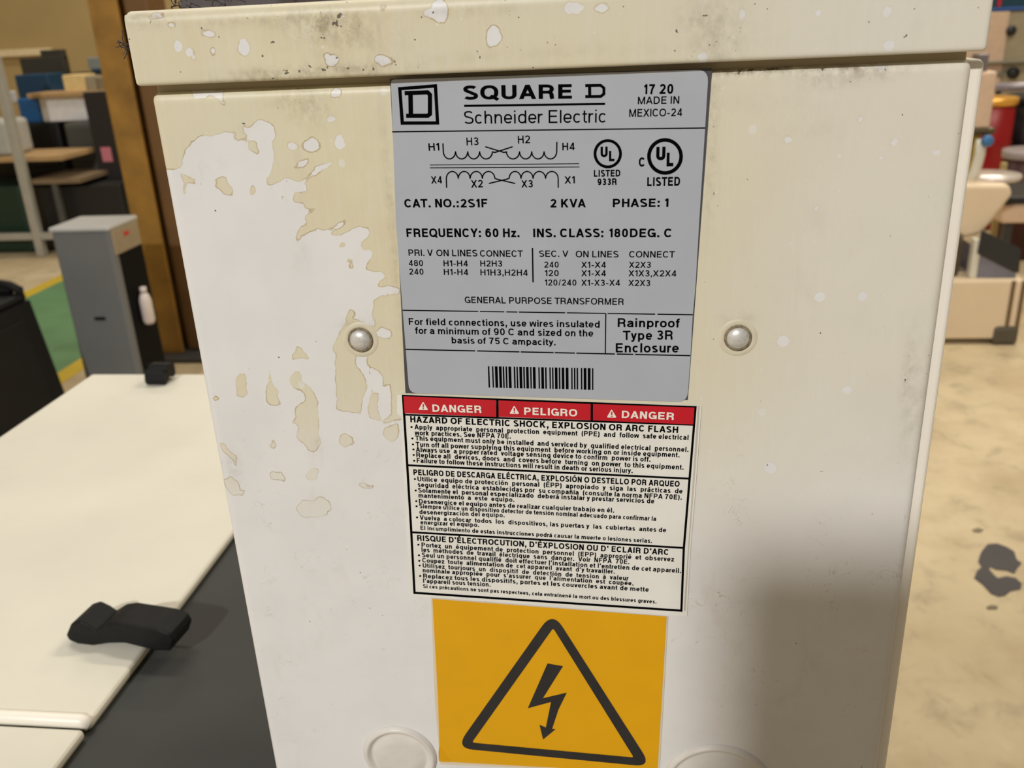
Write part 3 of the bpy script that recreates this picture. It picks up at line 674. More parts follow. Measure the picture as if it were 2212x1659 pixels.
def mark(cx, cy, rx, ry, th, U, L_, wt, extra):
    g = MB(); ring = [A(cx+(rx-th/2)*math.cos(t), cy+(ry-th/2)*math.sin(t)) for t in np.linspace(0, 2*math.pi, 49)[:-1]]
    stroke(g, ring, th/SC, YI, closed=True)
    for s, a, b_, c, k in [('U',)+U+(wt,), ('L',)+L_+(wt,)]+extra: text(g, s, a, b_, c/SC, YI, k)
    TR.part('certification_mark', g, M_INK, PL)
mark(1473, 597, 95, 98, 19, (A(1425,620), A(1472,619), 70), (A(1482,648), A(1518,647), 70), 0.04, [('LISTED', A(1380,752), A(1557,750), 46, 0.03), ('933R', A(1405,808), A(1533,806), 44, 0.03)])
mark(1858, 615, 120, 123, 24, (A(1798,641), A(1859,640), 90), (A(1868,682), A(1913,681), 92), 0.045, [('C', A(1682,684), A(1720,683), 62, 0.03), ('LISTED', A(1738,815), A(1958,812), 60, 0.03)])
bc = MB(); Zb = lambda x, y: (1000+x/6.506, 760+y/6.506)
for a, b_ in [(352,372),(410,428),(450,487),(507,543),(560,580),(600,620),(640,678),(715,735),(753,772),(793,830),(848,868),(888,923),(945,963),(983,1020),(1060,1078),(1100,1137),(1155,1175),(1215,1233),(1253,1272),(1292,1328),(1347,1367),(1388,1424),(1445,1483),(1522,1540),(1560,1580),(1598,1618),(1658,1677),(1697,1735),(1755,1793),(1815,1833)]:
    t = lambda x: 197+28*(x-352)/1481; u = lambda x: 495+33*(x-352)/1481; sh = lambda x: 11*(1-(x-352)/1481)
    sheet(bc, [Zb(a, t(a)), Zb(b_, t(b_)), Zb(b_+sh(b_), u(b_)), Zb(a+sh(a), u(a))], YI, 0.00005)
TR.part('barcode', bc, M_INK, PL)

# danger label
YL = -0.00036; YT = -0.00046
dl = MB(); sheet(dl, [Cc(58,40), Cc(95,33), Cc(700,62), Cc(1400,88), Cc(2104,112), Cc(2062,690), D(2030,330), D(2006,778), D(1100,708), D(140,642), D(118,200), Cc(92,420), Cc(86,186), Cc(56,165)], YL)
DL = TR.part('danger_label', dl, M_LABEL, label='white three-language danger label with red header band')
TR.part('margin', sheet(MB(), [Cc(2078,112), Cc(2092,113), Cc(2050,690), D(2018,330), D(1996,740), D(1984,740)], YL-0.00012), mat('clear_overlaminate', (196, 190, 176), 0.35), DL)
hb = MB()
sheet(hb, [Cc(100,46), Cc(722,72), Cc(724,186), Cc(108,160)], YL-0.00012)
sheet(hb, [Cc(740,74), Cc(1358,98), Cc(1358,207), Cc(740,184)], YL-0.00012)
sheet(hb, [Cc(1374,98), Cc(2056,122), Cc(2048,236), Cc(1374,208)], YL-0.00012)
TR.part('header_band', hb, M_RED, DL, label='red header band')
hw = MB(); YW = YL-0.00026
for s, a, b_ in [('DANGER', Cc(297,149), Cc(626,157)), ('PELIGRO', Cc(912,168), Cc(1268,181)), ('DANGER', Cc(1567,190), Cc(1918,204))]: text(hw, s, a, b_, 49/SC, YW, 0.029)
for cx, cy in [(234,137), (846,163), (1500,188)]:
    sheet(hw, rounded([Cc(cx-34, cy), Cc(cx-1, cy-57), Cc(cx+34, cy+1)], 3, 3), YW, 0.00004)
TR.part('header_lettering', hw, M_WINK, DL)
for cx, cy in [(234,137), (846,163), (1500,188)]:
    he = MB(); stroke(he, [Cc(cx, cy-40), Cc(cx, cy-17)], 8/SC, YW-0.00008); stroke(he, [Cc(cx, cy-12), Cc(cx, cy-5)], 8/SC, YW-0.00008)
    TR.part('exclamation_mark', he, M_RED, DL)
dt = MB()
stroke(dt, [Cc(97,44), Cc(2063,120), D(1984,325), D(1968,740), D(174,620), D(152,205)], 15/SC, YT, closed=True)
stroke(dt, [Cc(108,170), Cc(2046,238)], 12/SC, YT); stroke(dt, [Cc(731,66), Cc(732,190)], 15/SC, YT); stroke(dt, [Cc(1366,92), Cc(1366,212)], 15/SC, YT)
stroke(dt, [Cc(130,510), Cc(2025,600)], 13/SC, YT); stroke(dt, [D(160,213), D(1990,318)], 13/SC, YT)
LN = [
 ('HAZARD OF ELECTRIC SHOCK, EXPLOSION OR ARC FLASH', Cc(147,221), Cc(1945,293), 42, .024),
 ('Apply  appropriate  personal  protection  equipment  (PPE)  and  follow  safe electrical', Cc(175,268), Cc(2015,340), 33, .02),
 ('work practices. See NFPA 70E.', Cc(177,307), Cc(822,331), 33, .02),
 ('This equipment must only be installed  and serviced by  qualified electrical  personnel.', Cc(180,343), Cc(2015,421), 33, .02),
 ('Turn off all power supplying this equipment  before working on or inside equipment.', Cc(183,385), Cc(1955,457), 33, .02),
 ('Always use  a proper rated  voltage sensing device to confirm  power is off.', Cc(184,420), Cc(1760,487), 33, .02),
 ('Replace all  devices, doors  and  covers before  turning  on power  to this equipment.', Cc(187,456), Cc(1982,540), 33, .02),
 ('Failure to follow these instructions will result in death or serious injury.', Cc(190,493), Cc(1640,563), 33, .02),
 ('PELIGRO DE DESCARGA ELÉCTRICA, EXPLOSIÓN O DESTELLO POR ARQUEO', Cc(168,575), Cc(1955,655), 38, .026),
 ('Utilice  equipo de protección  personal  (ÉPP)  apropiado  y  siga  las  prácticas  de', Cc(195,617), Cc(1975,700), 32, .02),
 ('seguridad  eléctrica  establecidas por  su compañía  (consulte la norma NFPA 70E).', Cc(197,655), Cc(1970,742), 32, .02),
 ('Solamente el  personal especializado  deberá instalar y prestar servicios de', Cc(200,693), Cc(1785,767), 32, .02),
 ('mantenimiento  a  este  equipo.', Cc(202,727), Cc(845,757), 31, .02),
 ('Desenergice el equipo antes de realizar cualquier trabajo en él.', Cc(205,767), D(1515,81), 31, .02),
 ('Siempre utilice un dispositivo detector de tensión nominal adecuado para confirmar la', D(207,51), D(1797,137), 30, .02),
 ('desenergización del equipo.', D(208,90), D(780,113), 30, .02),
 ('Vuelva  a colocar  todos  los  dispositivos, las puertas y  las  cubiertas  antes de', D(210,128), D(1865,213), 30, .02),
 ('energizar el equipo.', D(215,160), D(608,178), 30, .02),
 ('El incumplimiento de estas instrucciones podrá causar la muerte o lesiones serias.', D(215,196), D(1770,285), 28, .02),
 ("RISQUE D'ÉLECTROCUTION, D'ÉXPLOSION OU D' ECLAIR D'ARC", D(193,269), D(1880,366), 38, .024),
 ('Portez  un  équipement de  protection  personnel  (EPP)  approprié  et  observez', D(222,312), D(1918,410), 31, .02),
 ('les  méthodes  de  travail  électrique  sans  danger.  Voir  NFPA  70E.', D(222,345), D(1618,428), 31, .02),
 ("Seul un personnel qualifié  doit effectuer l'installation et l'entretien de cet appareil.", D(225,380), D(1965,487), 31, .02),
 ("Coupez  toute  alimentation de  cet appareil  avant  d'y travailler.", D(227,415), D(1520,492), 30, .02),
 ('Utilisez  tourjours  un  dispositif  de  detectión  de  tension  à  valeur', D(230,450), D(1612,537), 30, .02),
 ("nominale appropiée  pour  s'assurer  que  l'alimentation  est  coupée.", D(230,482), D(1645,571), 30, .02),
 ('Replacez tous les dispositifs, portes et les couvercles avant de mette', D(233,520), D(1748,613), 30, .02),
 ("l'appareil sous tension.", D(233,553), D(685,579), 30, .02),
 ('Si ces précautions ne sont pas respectees, cela entrainené la mort ou des blessures graves.', D(232,587), D(1800,692), 25, .022)]
for s, a, b_, c, k in LN: text(dt, s, a, b_, c/SC, YT, k+0.007)
for x, y in [Cc(154,253), Cc(160,330), Cc(164,370), Cc(167,404), Cc(169,441), Cc(172,480), Cc(177,603), Cc(182,680), Cc(186,752), Cc(188,786), D(191,113), D(200,297), D(204,368), D(206,405), D(209,437), D(212,507)]:
    sheet(dt, [(x+2.3*math.cos(t), y+2.1*math.sin(t)) for t in np.linspace(0, 2*math.pi, 11)[:-1]], YT, 0.00003)
TR.part('lettering', dt, M_INK, DL)

# yellow voltage sticker
E_ = lambda x, y: (700+x/2.212, 1280+y/2.212)
TR.part('sticker_margin', sheet(MB(), [E_(512,24), E_(1644,112), E_(1602,862), E_(556,818), E_(530,520)], -0.00028), M_CLEARV)
ys = MB(); sheet(ys, [E_(519,28), E_(1636,112), E_(1592,860), E_(612,806), E_(552,726), E_(545,500)], -0.00044)
YS = TR.part('hazard_sticker', ys, M_YEL, label='yellow sticker with black lightning bolt triangle')
cf = MB(); pk = [((552,726), -0.00045), ((612,806), -0.00045), ((578,798), -0.0013), ((553,790), -0.0019), ((550,752), -0.0013)]
cf.add([F3(*E_(*p), y) for p, y in pk], [(0, 1, 2), (0, 2, 3), (0, 3, 4)]); TR.part('peeled_corner', cf, M_YEL, YS, normals=False)
tri = MB(); YB = -0.00060
cen = [E_(1095,146), E_(684,722), E_(1503,802)]
stroke(tri, rounded(cen, 10, 6), 38/2.212, YB, closed=True)
outr = rounded([E_(1092,85), E_(630,738), E_(1566,828)], [40,38,38], 9); inn = rounded([E_(1095,165), E_(707,712), E_(1480,783)], [6,6,6], 9)
tri = MB(); n = len(outr); qq = [F3(*p, YB) for p in outr]+[F3(*p, YB) for p in inn]
tri.add(qq, [(i, (i+1) % n, n+(i+1) % n, n+i) for i in range(n)])
TR.part('warning_triangle', tri, mat('hazard_black', (42, 40, 40), 0.5, var=0.2, scale=90), YS)
bo = MB(); bp_ = [(1068,334),(1142,347),(1046,500),(1160,473),(1120,555),(1090,646),(1107,648),(1047,697),(1030,627),(1060,640),(1085,518),(974,548)]
bm = bmesh.new(); f_ = bm.faces.new([bm.verts.new(F3(*E_(*p), YB)) for p in bp_]); f_.normal_update(); bmesh.ops.triangulate(bm, faces=[f_]); bo.bm(bm)
TR.part('lightning_bolt', bo, mat('hazard_black', (42, 40, 40), 0.5), YS)

# dust fibres caught on the lid
random.seed(4)
def fluff(name, c, n, spread, label):
    g = MB()
    for _ in range(n):
        p = np.array(c)+np.array([random.uniform(-1, 1)*spread[0], random.uniform(-.5, .5)*spread[1], abs(random.uniform(-.2, 1))*spread[2]]); pts = [p]
        d = np.array([random.uniform(-1, 1), random.uniform(-.3, .3), random.uniform(-.6, .8)])
        for _k in range(6):
            d = d+np.array([random.uniform(-1, 1), random.uniform(-.4, .4), random.uniform(-1, 1)])*0.7; p = p+d/np.linalg.norm(d)*spread[2]*0.28; pts.append(p)
        g.tube(pts, random.uniform(0.00007, 0.00018), 5)
    o = g.build(name, M_FLUFF, None, c); tag(o, label, 'dust'); return o
p = onY(432, 17, 0.010); fluff('dust_tangle', (p[0], 0.010, H+0.0066), 26, (0.010, 0.006, 0.0026), 'dark tangle of dust fibres on top edge of the transformer lid')
p = onY(272, 104, 0.006); fluff('dust_tuft', (p[0]+0.0006, 0.006, p[2]-0.001), 10, (0.0010, 0.002, 0.0026), 'small dark dust tuft clinging to left side of the lid')

# ------------------------------------------------------------------ cream cabinet lying under the transformer
ZC = H-0.36
CB = Thing('cabinet', (-0.22, 0.3, 0), 'large cream and charcoal cabinet lying under the transformer, black latches on top', 'cabinet')
xl, xr = -0.588, -0.277
CB.part('body', MB().box(xl+0.004, 0.102, -0.06, 0.634, 0.0, ZC-0.0072, 0.004), M_CHAR, label='charcoal cabinet body and top border')
def leaf(name, y0, y1):
    b = MB().box(xl, xr, y0, y1, ZC-0.007, ZC, 0.0035, seg=3)
    return CB.part(name, b, M_CREAM, label='cream door leaf')
d1 = leaf('door', 0.0975, 0.64); d2 = leaf('door', -0.055, 0.0935)
CB.part('lip', MB().tube([(xl+0.003, 0.1005, ZC-0.0018), (xr-0.006, 0.1005, ZC-0.0018), (xr-0.002, 0.1012, ZC-0.004)], 0.0042, 14), M_WHITEEDGE, d1, label='rolled front lip')
def latch_mesh():
    """black rubber latch, local: mount at the origin, handle towards +x"""
    g = MB(); prof = [(-0.0225, 0.006), (-0.0165, 0.0155), (-0.0095, 0.0185), (-0.003, 0.0155), (0.001, 0.0125), (0.010, 0.0185), (0.018, 0.0205), (0.046, 0.0190), (0.054, 0.0165), (0.056, 0.0115), (0.052, 0.0030), (0.040, 0.0020), (0.020, 0.0050), (0.006, 0.0030), (-0.004, 0.0), (-0.015, 0.0), (-0.021, 0.002)]
    g.prism([(x, -0.0115, z) for x, z in prof], (0, 0.023, 0), 0.0016, seg=3)
    return g
def latch(x, y, ang, parent, k=1.0):
    g = latch_mesh(); c, s_ = math.cos(ang), math.sin(ang)
    g.v = [(x+c*a-s_*b_, y+s_*a+c*b_, ZC+h) for a, b_, h in [(a*k, b_, h) for a, b_, h in g.v]]
    l = CB.part('latch', g, M_BLACKRUB, parent, label='black rubber latch')
    return l
lp = onZ(245, 1378, ZC); latch(lp[0]-0.004, lp[1]+0.002, math.radians(-6), d1)
lp = onZ(330, 838, ZC); latch(lp[0], lp[1]+0.014, math.radians(88), d1, 0.36)

# ------------------------------------------------------------------ left background
def pxbox(p0, p1, Y, dep, zb=None, bev=0.01, zt=None):
    x0, x1, z0, z1 = bxy(p0, p1, Y)
    return MB().box(x0, x1, Y, Y+dep, z0 if zb is None else zb, z1 if zt is None else zt, bev)
def simple(name, mb, m, label, cat, group=None):
    vv = np.array(mb.v); c = (vv.min(0)+vv.max(0))/2; c[2] = vv[:, 2].min()
    o = mb.build(name, m, None, tuple(c)); return tag(o, label, cat, group)

# steel column
M_COLUMN = mat('ochre_column_paint', (148, 108, 42), 0.5, var=0.3, scale=7)
cx, cy = onZ(395, 792, 0.0)[0]-0.03, 3.75
IC = Thing('column', (cx, cy, 0), 'tall ochre steel I-beam column standing behind the transformer', 'column')
b = MB().box(cx-0.155, cx-0.025, cy-0.11, cy-0.095, 0.02, 5.4, 0.003)
b.box(cx-0.098, cx-0.082, cy-0.095, cy+0.095, 0.02, 5.4); b.box(cx-0.155, cx-0.025, cy+0.095, cy+0.11, 0.02, 5.4, 0.003)
IC.part('beam', b, M_COLUMN)
b = MB().box(cx-0.02, cx+0.09, cy-0.07, cy+0.10, 0.02, 5.4, 0.01); IC.part('conduit_casing', b, mat('brown_casing', (108, 76, 38), 0.6, var=0.2, scale=5))
IC.part('base_plate', MB().box(cx-0.2, cx+0.2, cy-0.2, cy+0.2, 0, 0.02, 0.003), mat('dark_steel', (58, 56, 54), 0.6))

# grey pedestal
Yp = 2.92; PX0, PX1, PY1 = -2.148, -1.912, 3.135; z1 = H-0.66
PD = Thing('pedestal', ((PX0+PX1)/2, Yp+0.1, 0), 'grey sheet-metal pedestal cabinet beside the ochre column', 'cabinet')
M_GREY = mat('grey_powder_coat', (112, 114, 114), 0.5, var=0.05, scale=5, spec=0.3)
PD.part('body', MB().box(PX0, PX1, Yp, PY1, 0, z1-0.018, 0.012), M_GREY)
PD.part('top', MB().box(PX0-0.004, PX1+0.004, Yp-0.005, PY1+0.004, z1-0.018, z1, 0.006), mat('light_grey_top', (186, 187, 185), 0.35, var=0.03))
PD.part('slot', MB().box(onY(205,688,Yp)[0], onY(228,688,Yp)[0], Yp-0.003, Yp+0.002, onY(216,691,Yp)[2], onY(216,685,Yp)[2]), M_INK, label='small black slot')
PD.part('dispenser_panel', MB().box(PX1-0.01, PX1+0.006, Yp+0.012, PY1-0.006, z1-0.115, z1-0.019, 0.004), mat('tan_plastic', (150, 136, 112), 0.5), label='tan panel under the top')
PD.part('red_indicator', MB().box(PX1+0.004, PX1+0.009, Yp+0.09, Yp+0.125, z1-0.056, z1-0.042, 0.001), M_RED)
PD.part('recess', MB().box(PX1-0.01, PX1+0.003, Yp+0.035, PY1-0.002, 0.02, z1-0.116, 0.002), mat('black_recess', (13, 13, 14), 0.7, spec=0.1), label='black recess')
x_b, y_b = PX1+0.0275, 3.03
bz = onY(320, 700, y_b)[2]
BT = Thing('plastic_bottle', (x_b, y_b, bz), 'white plastic bottle hanging at side of the grey pedestal', 'bottle')
BT.part('body', MB().lathe([(0.0, 0), (0.018, 0.004), (0.0235, 0.018), (0.0235, 0.10), (0.018, 0.122), (0.010, 0.132)], (x_b, y_b, bz), 'z', 24), mat('white_bottle', (214, 202, 196), 0.4))
BT.part('cap', MB().lathe([(0.013, 0.132), (0.013, 0.155), (0.0, 0.157)], (x_b, y_b, bz), 'z', 20), mat('white_bottle', (214, 202, 196), 0.4))

# wheeled bin
M_BIN = mat('black_bin_plastic', (20, 20, 21), 0.6, var=0.15, scale=6, spec=0.2)
Yb, Ye = 2.2, 2.70
tr_ = onY(64, 648, Ye); br_ = onY(142, 838, Ye); xb_ = tr_[0]; zt = tr_[2]; xa = xb_-0.52
slope = (br_[0]-tr_[0])/(tr_[2]-br_[2]); lo = 0.1; xl_ = xb_+slope*(zt-lo)*0.8
BN = Thing('wheelie_bin', ((xa+xb_)/2, Yb+0.25, 0), 'black wheeled plastic bin beyond left edge of the cream cabinet', 'bin')
b = MB()
vv = [(xa, Yb, zt), (xb_, Yb, zt), (xb_, Ye, zt), (xa, Ye, zt), (xa+0.05, Yb+0.04, lo), (xl_, Yb+0.04, lo), (xl_, Ye-0.0, lo), (xa+0.05, Ye, lo)]
b.add(vv, [(0,1,2,3),(4,5,6,7),(0,1,5,4),(1,2,6,5),(2,3,7,6),(3,0,4,7)])
for k in range(3): b.box(xa+0.1+k*0.13, xa+0.14+k*0.13, Yb-0.004, Yb+0.05, 0.25, zt-0.06, 0.006)
b.prism([(xb_+slope*0.05, Yb+0.1, zt-0.05), (xb_+slope*0.05, Ye-0.08, zt-0.05), (xb_+slope*0.3, Ye-0.09, zt-0.4), (xb_+slope*0.3, Yb+0.11, zt-0.4)], (0.008, 0, 0), 0.003)
BN.part('body', b, M_BIN)
BN.part('lid', MB().box(xa-0.02, xb_-0.006, Yb-0.02, Ye+0.0, zt, zt+0.03, 0.012), M_BIN)
hz = onY(20, 606, Ye)[2]; hx = onY(44, 606, Ye)[0]
BN.part('hinge', MB().tube([(xa+0.05, Ye-0.02, zt+0.045), (hx-0.03, Ye-0.02, zt+0.045)], 0.018, 12).tube([(hx-0.10, Ye-0.02, zt+0.04), (hx-0.08, Ye-0.02, zt+0.07), (hx-0.03, Ye-0.02, zt+0.06), (hx, Ye-0.02, zt+0.045), (hx-0.005, Ye-0.02, zt+0.02)], 0.017, 10), M_BIN)
for xw in (xa+0.0, xl_-0.1):
    BN.part('wheel', MB().lathe([(0.0, -0.02), (0.09, -0.02), (0.1, -0.008), (0.1, 0.0135), (0.09, 0.02), (0.0, 0.02)], (xw, Ye-0.14, 0.1), 'x', 28), M_BLACKRUB)

# workbench area far left
M_BLK = mat('black_cabinet_paint', (26, 26, 27), 0.5); M_DGREY = mat('dark_grey_paint', (70, 72, 68), 0.5)
M_WOOD = mat('tan_board', (184, 150, 104), 0.6, var=0.12, scale=6); M_RACK = mat('pale_grey_steel', (172, 168, 156), 0.45)
BC = Thing('black_cabinet', onZ(90, 510, 0).tolist(), 'low black cabinet with drawer front under the white crate', 'cabinet')
x0, x1, z0, zc_ = bxy((-30,266), (150,500), 6.4)
BC.part('carcass', MB().box(x0, x1, 6.4, 6.95, 0, zc_, 0.01), M_BLK)
for k in range(2): BC.part('drawer', MB().box(x0+0.05, x1-0.05, 6.385, 6.4, zc_-0.32-k*0.34, zc_-0.03-k*0.34, 0.006), mat('black_drawer_front', (20, 20, 21), 0.4))
GD = Thing('drawer_unit', onZ(180, 505, 0).tolist(), 'dark grey two-drawer unit right of the black cabinet', 'drawer unit')
x0g, x1g, z0g, z1g = bxy((142,254), (213,330), 6.3); x0g = max(x0g, x1+0.002); z1g = min(z1g, zc_-0.004)
GD.part('carcass', MB().box(x0g, x1g, 6.3, 6.85, 0, z1g, 0.0135), mat('drawer_grey', (84, 86, 80), 0.5))
for k in range(2): GD.part('drawer', MB().box(x0g+0.02, x1g-0.02, 6.285, 6.3, z1g-0.29-k*0.34, z1g-0.03-k*0.34, 0.006), M_DGREY)
x0p, x1p, z0p, z1p = bxy((197,197), (275,400), 6.2); x0p = max(x0p, x1g+0.002)
simple('partition_panel', MB().box(x0p, x1p+0.1, 6.2, 6.26, 0, onY(232,197,6.2)[2], 0.006), mat('charcoal_fabric', (46, 40, 38), 0.9), 'charcoal standing partition panel beside the ochre column', 'partition')
simple('pink_tag', pxbox((219,318), (241,350), 6.192, 0.006, bev=0.003), mat('pink_card', (214, 128, 140), 0.7), 'pink card tag hanging on the charcoal partition', 'tag')
x0w, x1w, z0w, z1w = bxy((93,208), (190,262), 6.45); z1w = z1w; zbw = zc_
dz = zbw-z0w
WB = simple('white_crate', MB().box(x0w, x1w, 6.42, 6.85, zbw, z1w, 0.01), mat('white_crate_plastic', (244, 243, 242), 0.45), 'white crate under the tan board on the black cabinet', 'crate')
x0t, x1t, _, _ = bxy((66,190), (236,208), 6.4)
simple('tan_board', MB().box(x0t, x1t, 6.34, 6.59, z1w, z1w+0.035, 0.006), M_WOOD, 'tan wooden board lying across the white crate', 'board')
for (a, b_, mm, lb) in [((141,161), (188,192), mat('pale_carton', (236, 208, 146), 0.7), 'pale yellow carton on the tan board'), ((190,164), (212,192), mat('grey_carton', (160, 150, 124), 0.7), 'greyish carton right of the pale yellow carton'), ((214,166), (234,192), mat('dull_carton', (142, 128, 96), 0.7), 'dull brown carton nearest the ochre column')]:
    xx0, xx1, _, zz1 = bxy(a, b_, 6.45); simple('carton', MB().box(xx0, xx1, 6.42, 6.585, z1w+0.035, zz1, 0.006), mm, lb, 'carton', 'cartons on the tan board')
x0m, x1m, z0m, z1m = bxy((38,190), (93,262), 6.42)
BM = Thing('blue_machine', (x0m, 6.6, zc_), 'bright blue machine housing on the black cabinet', 'machine')
xbl = bxy((8,160), (38,262), 6.42)[0]
BM.part('front', MB().box(x0m, x0w-0.004, 6.42, 6.6, zc_, z1w-0.003, 0.01), mat('bright_blue_paint', (30, 92, 148), 0.45))
BM.part('rear_housing', MB().box(xbl, x0w-0.004, 6.602, 6.84, zc_, onY(50,162,6.6)[2], 0.01), mat('dark_blue_paint', (16, 62, 92), 0.45))
BM.part('handle', pxbox((20,196), (34,222), 6.58, 0.02), mat('white_plastic', (214, 210, 206), 0.45))
x0s, x1s, _, z1s = bxy((52,108), (146,186), 7.0)
MO = Thing('dark_screen', ((x0s+x1s)/2, 7.0, 0), 'dark grey stepped panel standing behind the blue machine', 'panel')
b = MB().box(x0s, x1s, 6.96, 7.04, 0.0, onY(60,125,7.0)[2], 0.006); b.box(onY(92,115,7.0)[0], x1s, 6.965, 7.035, onY(60,125,7.0)[2]-0.02, z1s, 0.006)
MO.part('panel', b, mat('dark_panel', (56, 54, 46), 0.6))
MO.part('foot', MB().box(x0s, x1s, 6.955, 7.3, 0, 0.03, 0.005), M_BLK); MO.o.name = 'display_panel'
x0f, x1f, z0f, z1f = bxy((-160,110), (92,126), 9.3)
simple('wall_shelf', MB().box(x0f, x1f, 9.42, 9.5, z0f, z1f, 0.01), mat('pale_shelf', (240, 222, 180), 0.6), 'long pale shelf board on the tan back wall', 'shelf')
x0c, x1c, z0c, z1c = bxy((186,124), (226,150), 6.9)
SH = Thing('tool_stand', ((x0c+x1c)/2, 7.0, 0), 'narrow stand with blue bin and grey container by the column', 'stand')
SH.part('post', MB().box((x0c+x1c)/2-0.04, (x0c+x1c)/2+0.04, 6.98, 7.06, 0, onY(205,162,6.9)[2], 0.004), M_BLK)
SH.part('tray', MB().box(x0c-0.2, x1c+0.05, 6.9, 7.14, onY(205,162,6.9)[2], onY(205,156,6.9)[2], 0.004), M_BLK)
SH.part('blue_bin', MB().box(x0c+0.02, x1c+0.05, 6.92, 7.1, onY(205,156,6.9)[2], z0c, 0.004), mat('dark_blue_paint', (16, 62, 92), 0.45))
SH.part('container', MB().box(x0c, x1c+0.02, 6.92, 7.1, z0c, z1c, 0.01), mat('grey_blue_plastic', (128, 136, 134), 0.4))
# steel rack with boards
RK = Thing('storage_rack', onZ(50, 525, 0).tolist(), 'pale steel rack with wooden shelves in front of the black cabinet', 'rack')
Yr = 5.75; xr0 = onZ(72, 528, 0)[0]; xpost = onY(50, 400, Yr)[0]; ztop_r = onY(10, 120, Yr)[2]
xr1 = onY(112, 440, Yr)[0]
RK.part('post', MB().box(xpost-0.03, xpost+0.03, Yr, Yr+0.06, 0, ztop_r, 0.006), M_RACK)
RK.part('post', MB().box(xpost-0.85, xpost-0.79, Yr, Yr+0.06, 0, ztop_r, 0.006), M_RACK)
zsA = onY(60, 352, Yr)[2]; zsB = onY(100, 395, Yr)[2]
RK.part('shelf', MB().box(xpost-0.85, onY(124,350,Yr)[0], Yr+0.06, Yr+0.5, zsA, zsA+0.035, 0.004), M_WOOD)
RK.part('shelf', MB().box(onY(52,395,Yr)[0], onY(160,390,Yr)[0], Yr+0.065, Yr+0.5, zsB-0.02, zsB+0.015, 0.004), mat('grey_wood', (130, 110, 84), 0.6))
RK.part('post', MB().box(xr1-0.02, xr1+0.02, Yr+0.07, Yr+0.11, 0, zsB-0.02, 0.004), mat('dark_rack_steel', (78, 78, 74), 0.5))
RK.part('rail', MB().box(xpost-0.79, xr1, Yr+0.01, Yr+0.05, onY(40,520,Yr)[2], onY(40,505,Yr)[2], 0.004), M_RACK)
x0h, x1h, z0h, z1h = bxy((-60,262), (16,336), Yr+0.1)
simple('white_sack', MB().box(xpost-0.76, onY(14,300,Yr+.1)[0], Yr+0.12, Yr+0.4, zsA+0.037, z1h, 0.03), mat('white_sack', (186, 186, 178), 0.7), 'whitish sack on the upper rack shelf', 'sack')
simple('green_tote', MB().box(xpost-0.76, onY(46,440,Yr+.1)[0], Yr+0.12, Yr+0.5, 0, onY(30,392,Yr+.12)[2]-0.03, 0.02), mat('dark_green_plastic', (12, 48, 34), 0.5), 'dark green tote under the wooden rack shelves', 'tote')
simple('dark_chest', MB().box(onY(64,440,5.9)[0]+0.02, onY(262,440,5.9)[0], 5.92, 6.27, 0, onY(160,402,5.9)[2], 0.01), mat('near_black_paint', (24, 24, 24), 0.5), 'near-black low chest behind the grey pedestal', 'chest')

# ------------------------------------------------------------------ right background
M_TAN = mat('tan_machine_paint', (226, 205, 174), 0.45, var=0.05, scale=4)
Ym = 3.77
MA = Thing('tan_machine', onZ(2120, 745, 0).tolist(), 'tan floor machine with dark tray, standing beyond right side of the transformer', 'machine')
xm0, xm1, _, zm1 = bxy((1960,606), (2203,745), Ym)
MA.part('base', MB().box(xm0, xm1, Ym, Ym+0.5, 0.025, zm1, 0.012), M_TAN)
M_STRAP = mat('rusty_seam', (110, 86, 56), 0.7)
for px in (2181, 2203):
    xs_ = onY(px, 665, Ym)[0]; MA.part('seam', MB().box(xs_-0.008, xs_+0.008, Ym-0.004, Ym+0.002, 0.06, zm1-0.005), M_STRAP)
MA.part('foot', MB().box(xm1-0.10, xm1+0.01, Ym-0.012, Ym+0.1, 0, 0.09, 0.02), mat('dark_foot', (84, 76, 62), 0.6))
MA.part('foot', MB().box(xm0, xm0+0.1, Ym-0.012, Ym+0.1, 0, 0.06, 0.02), mat('dark_foot', (84, 76, 62), 0.6))
xq0, xq1, _, zq1 = bxy((2096,515), (2112,606), Ym+0.05)
MA.part('post', MB().box(xq0, xq1, Ym+0.03, Ym+0.08, zm1, zq1, 0.006), M_CREAM)
MA.part('motor', MB().box(onY(1990,560,Ym)[0], onY(2090,560,Ym)[0], Ym+0.06, Ym+0.4, zm1, onY(2070,512,Ym)[2], 0.02), mat('oily_motor', (92, 82, 66), 0.5, var=0.4, scale=12))
tp = [onY(2106,606,Ym+.04), onY(2196,606,Ym+.04), onY(2196,585,Ym+.04), onY(2120,545,Ym+.04), onY(2112,560,Ym+.04)]
MA.part('tray', MB().prism(tp, (0, 0.3, 0), 0.004), mat('lilac_grey_sheet', (132, 130, 142), 0.4))
tp = [onY(2122,498,Ym+.02), onY(2206,538,Ym+.02), onY(2202,590,Ym+.02), onY(2190,588,Ym+.02), onY(2112,548,Ym+.02)]
MA.part('screen', MB().prism(tp, (0, 0.015, 0), 0.003), mat('black_screen', (40, 42, 44), 0.4))
zc0 = onY(2100, 512, Ym+.1)[2]
hp = [onY(2060,398,Ym+.1), onY(2182,398,Ym+.1), onY(2190,420,Ym+.1), onY(2142,482,Ym+.1), onY(2118,508,Ym+.1), onY(2060,520,Ym+.1)]
MA.part('housing', MB().prism(hp, (0, 0.36, 0), 0.02, seg=3), M_TAN)
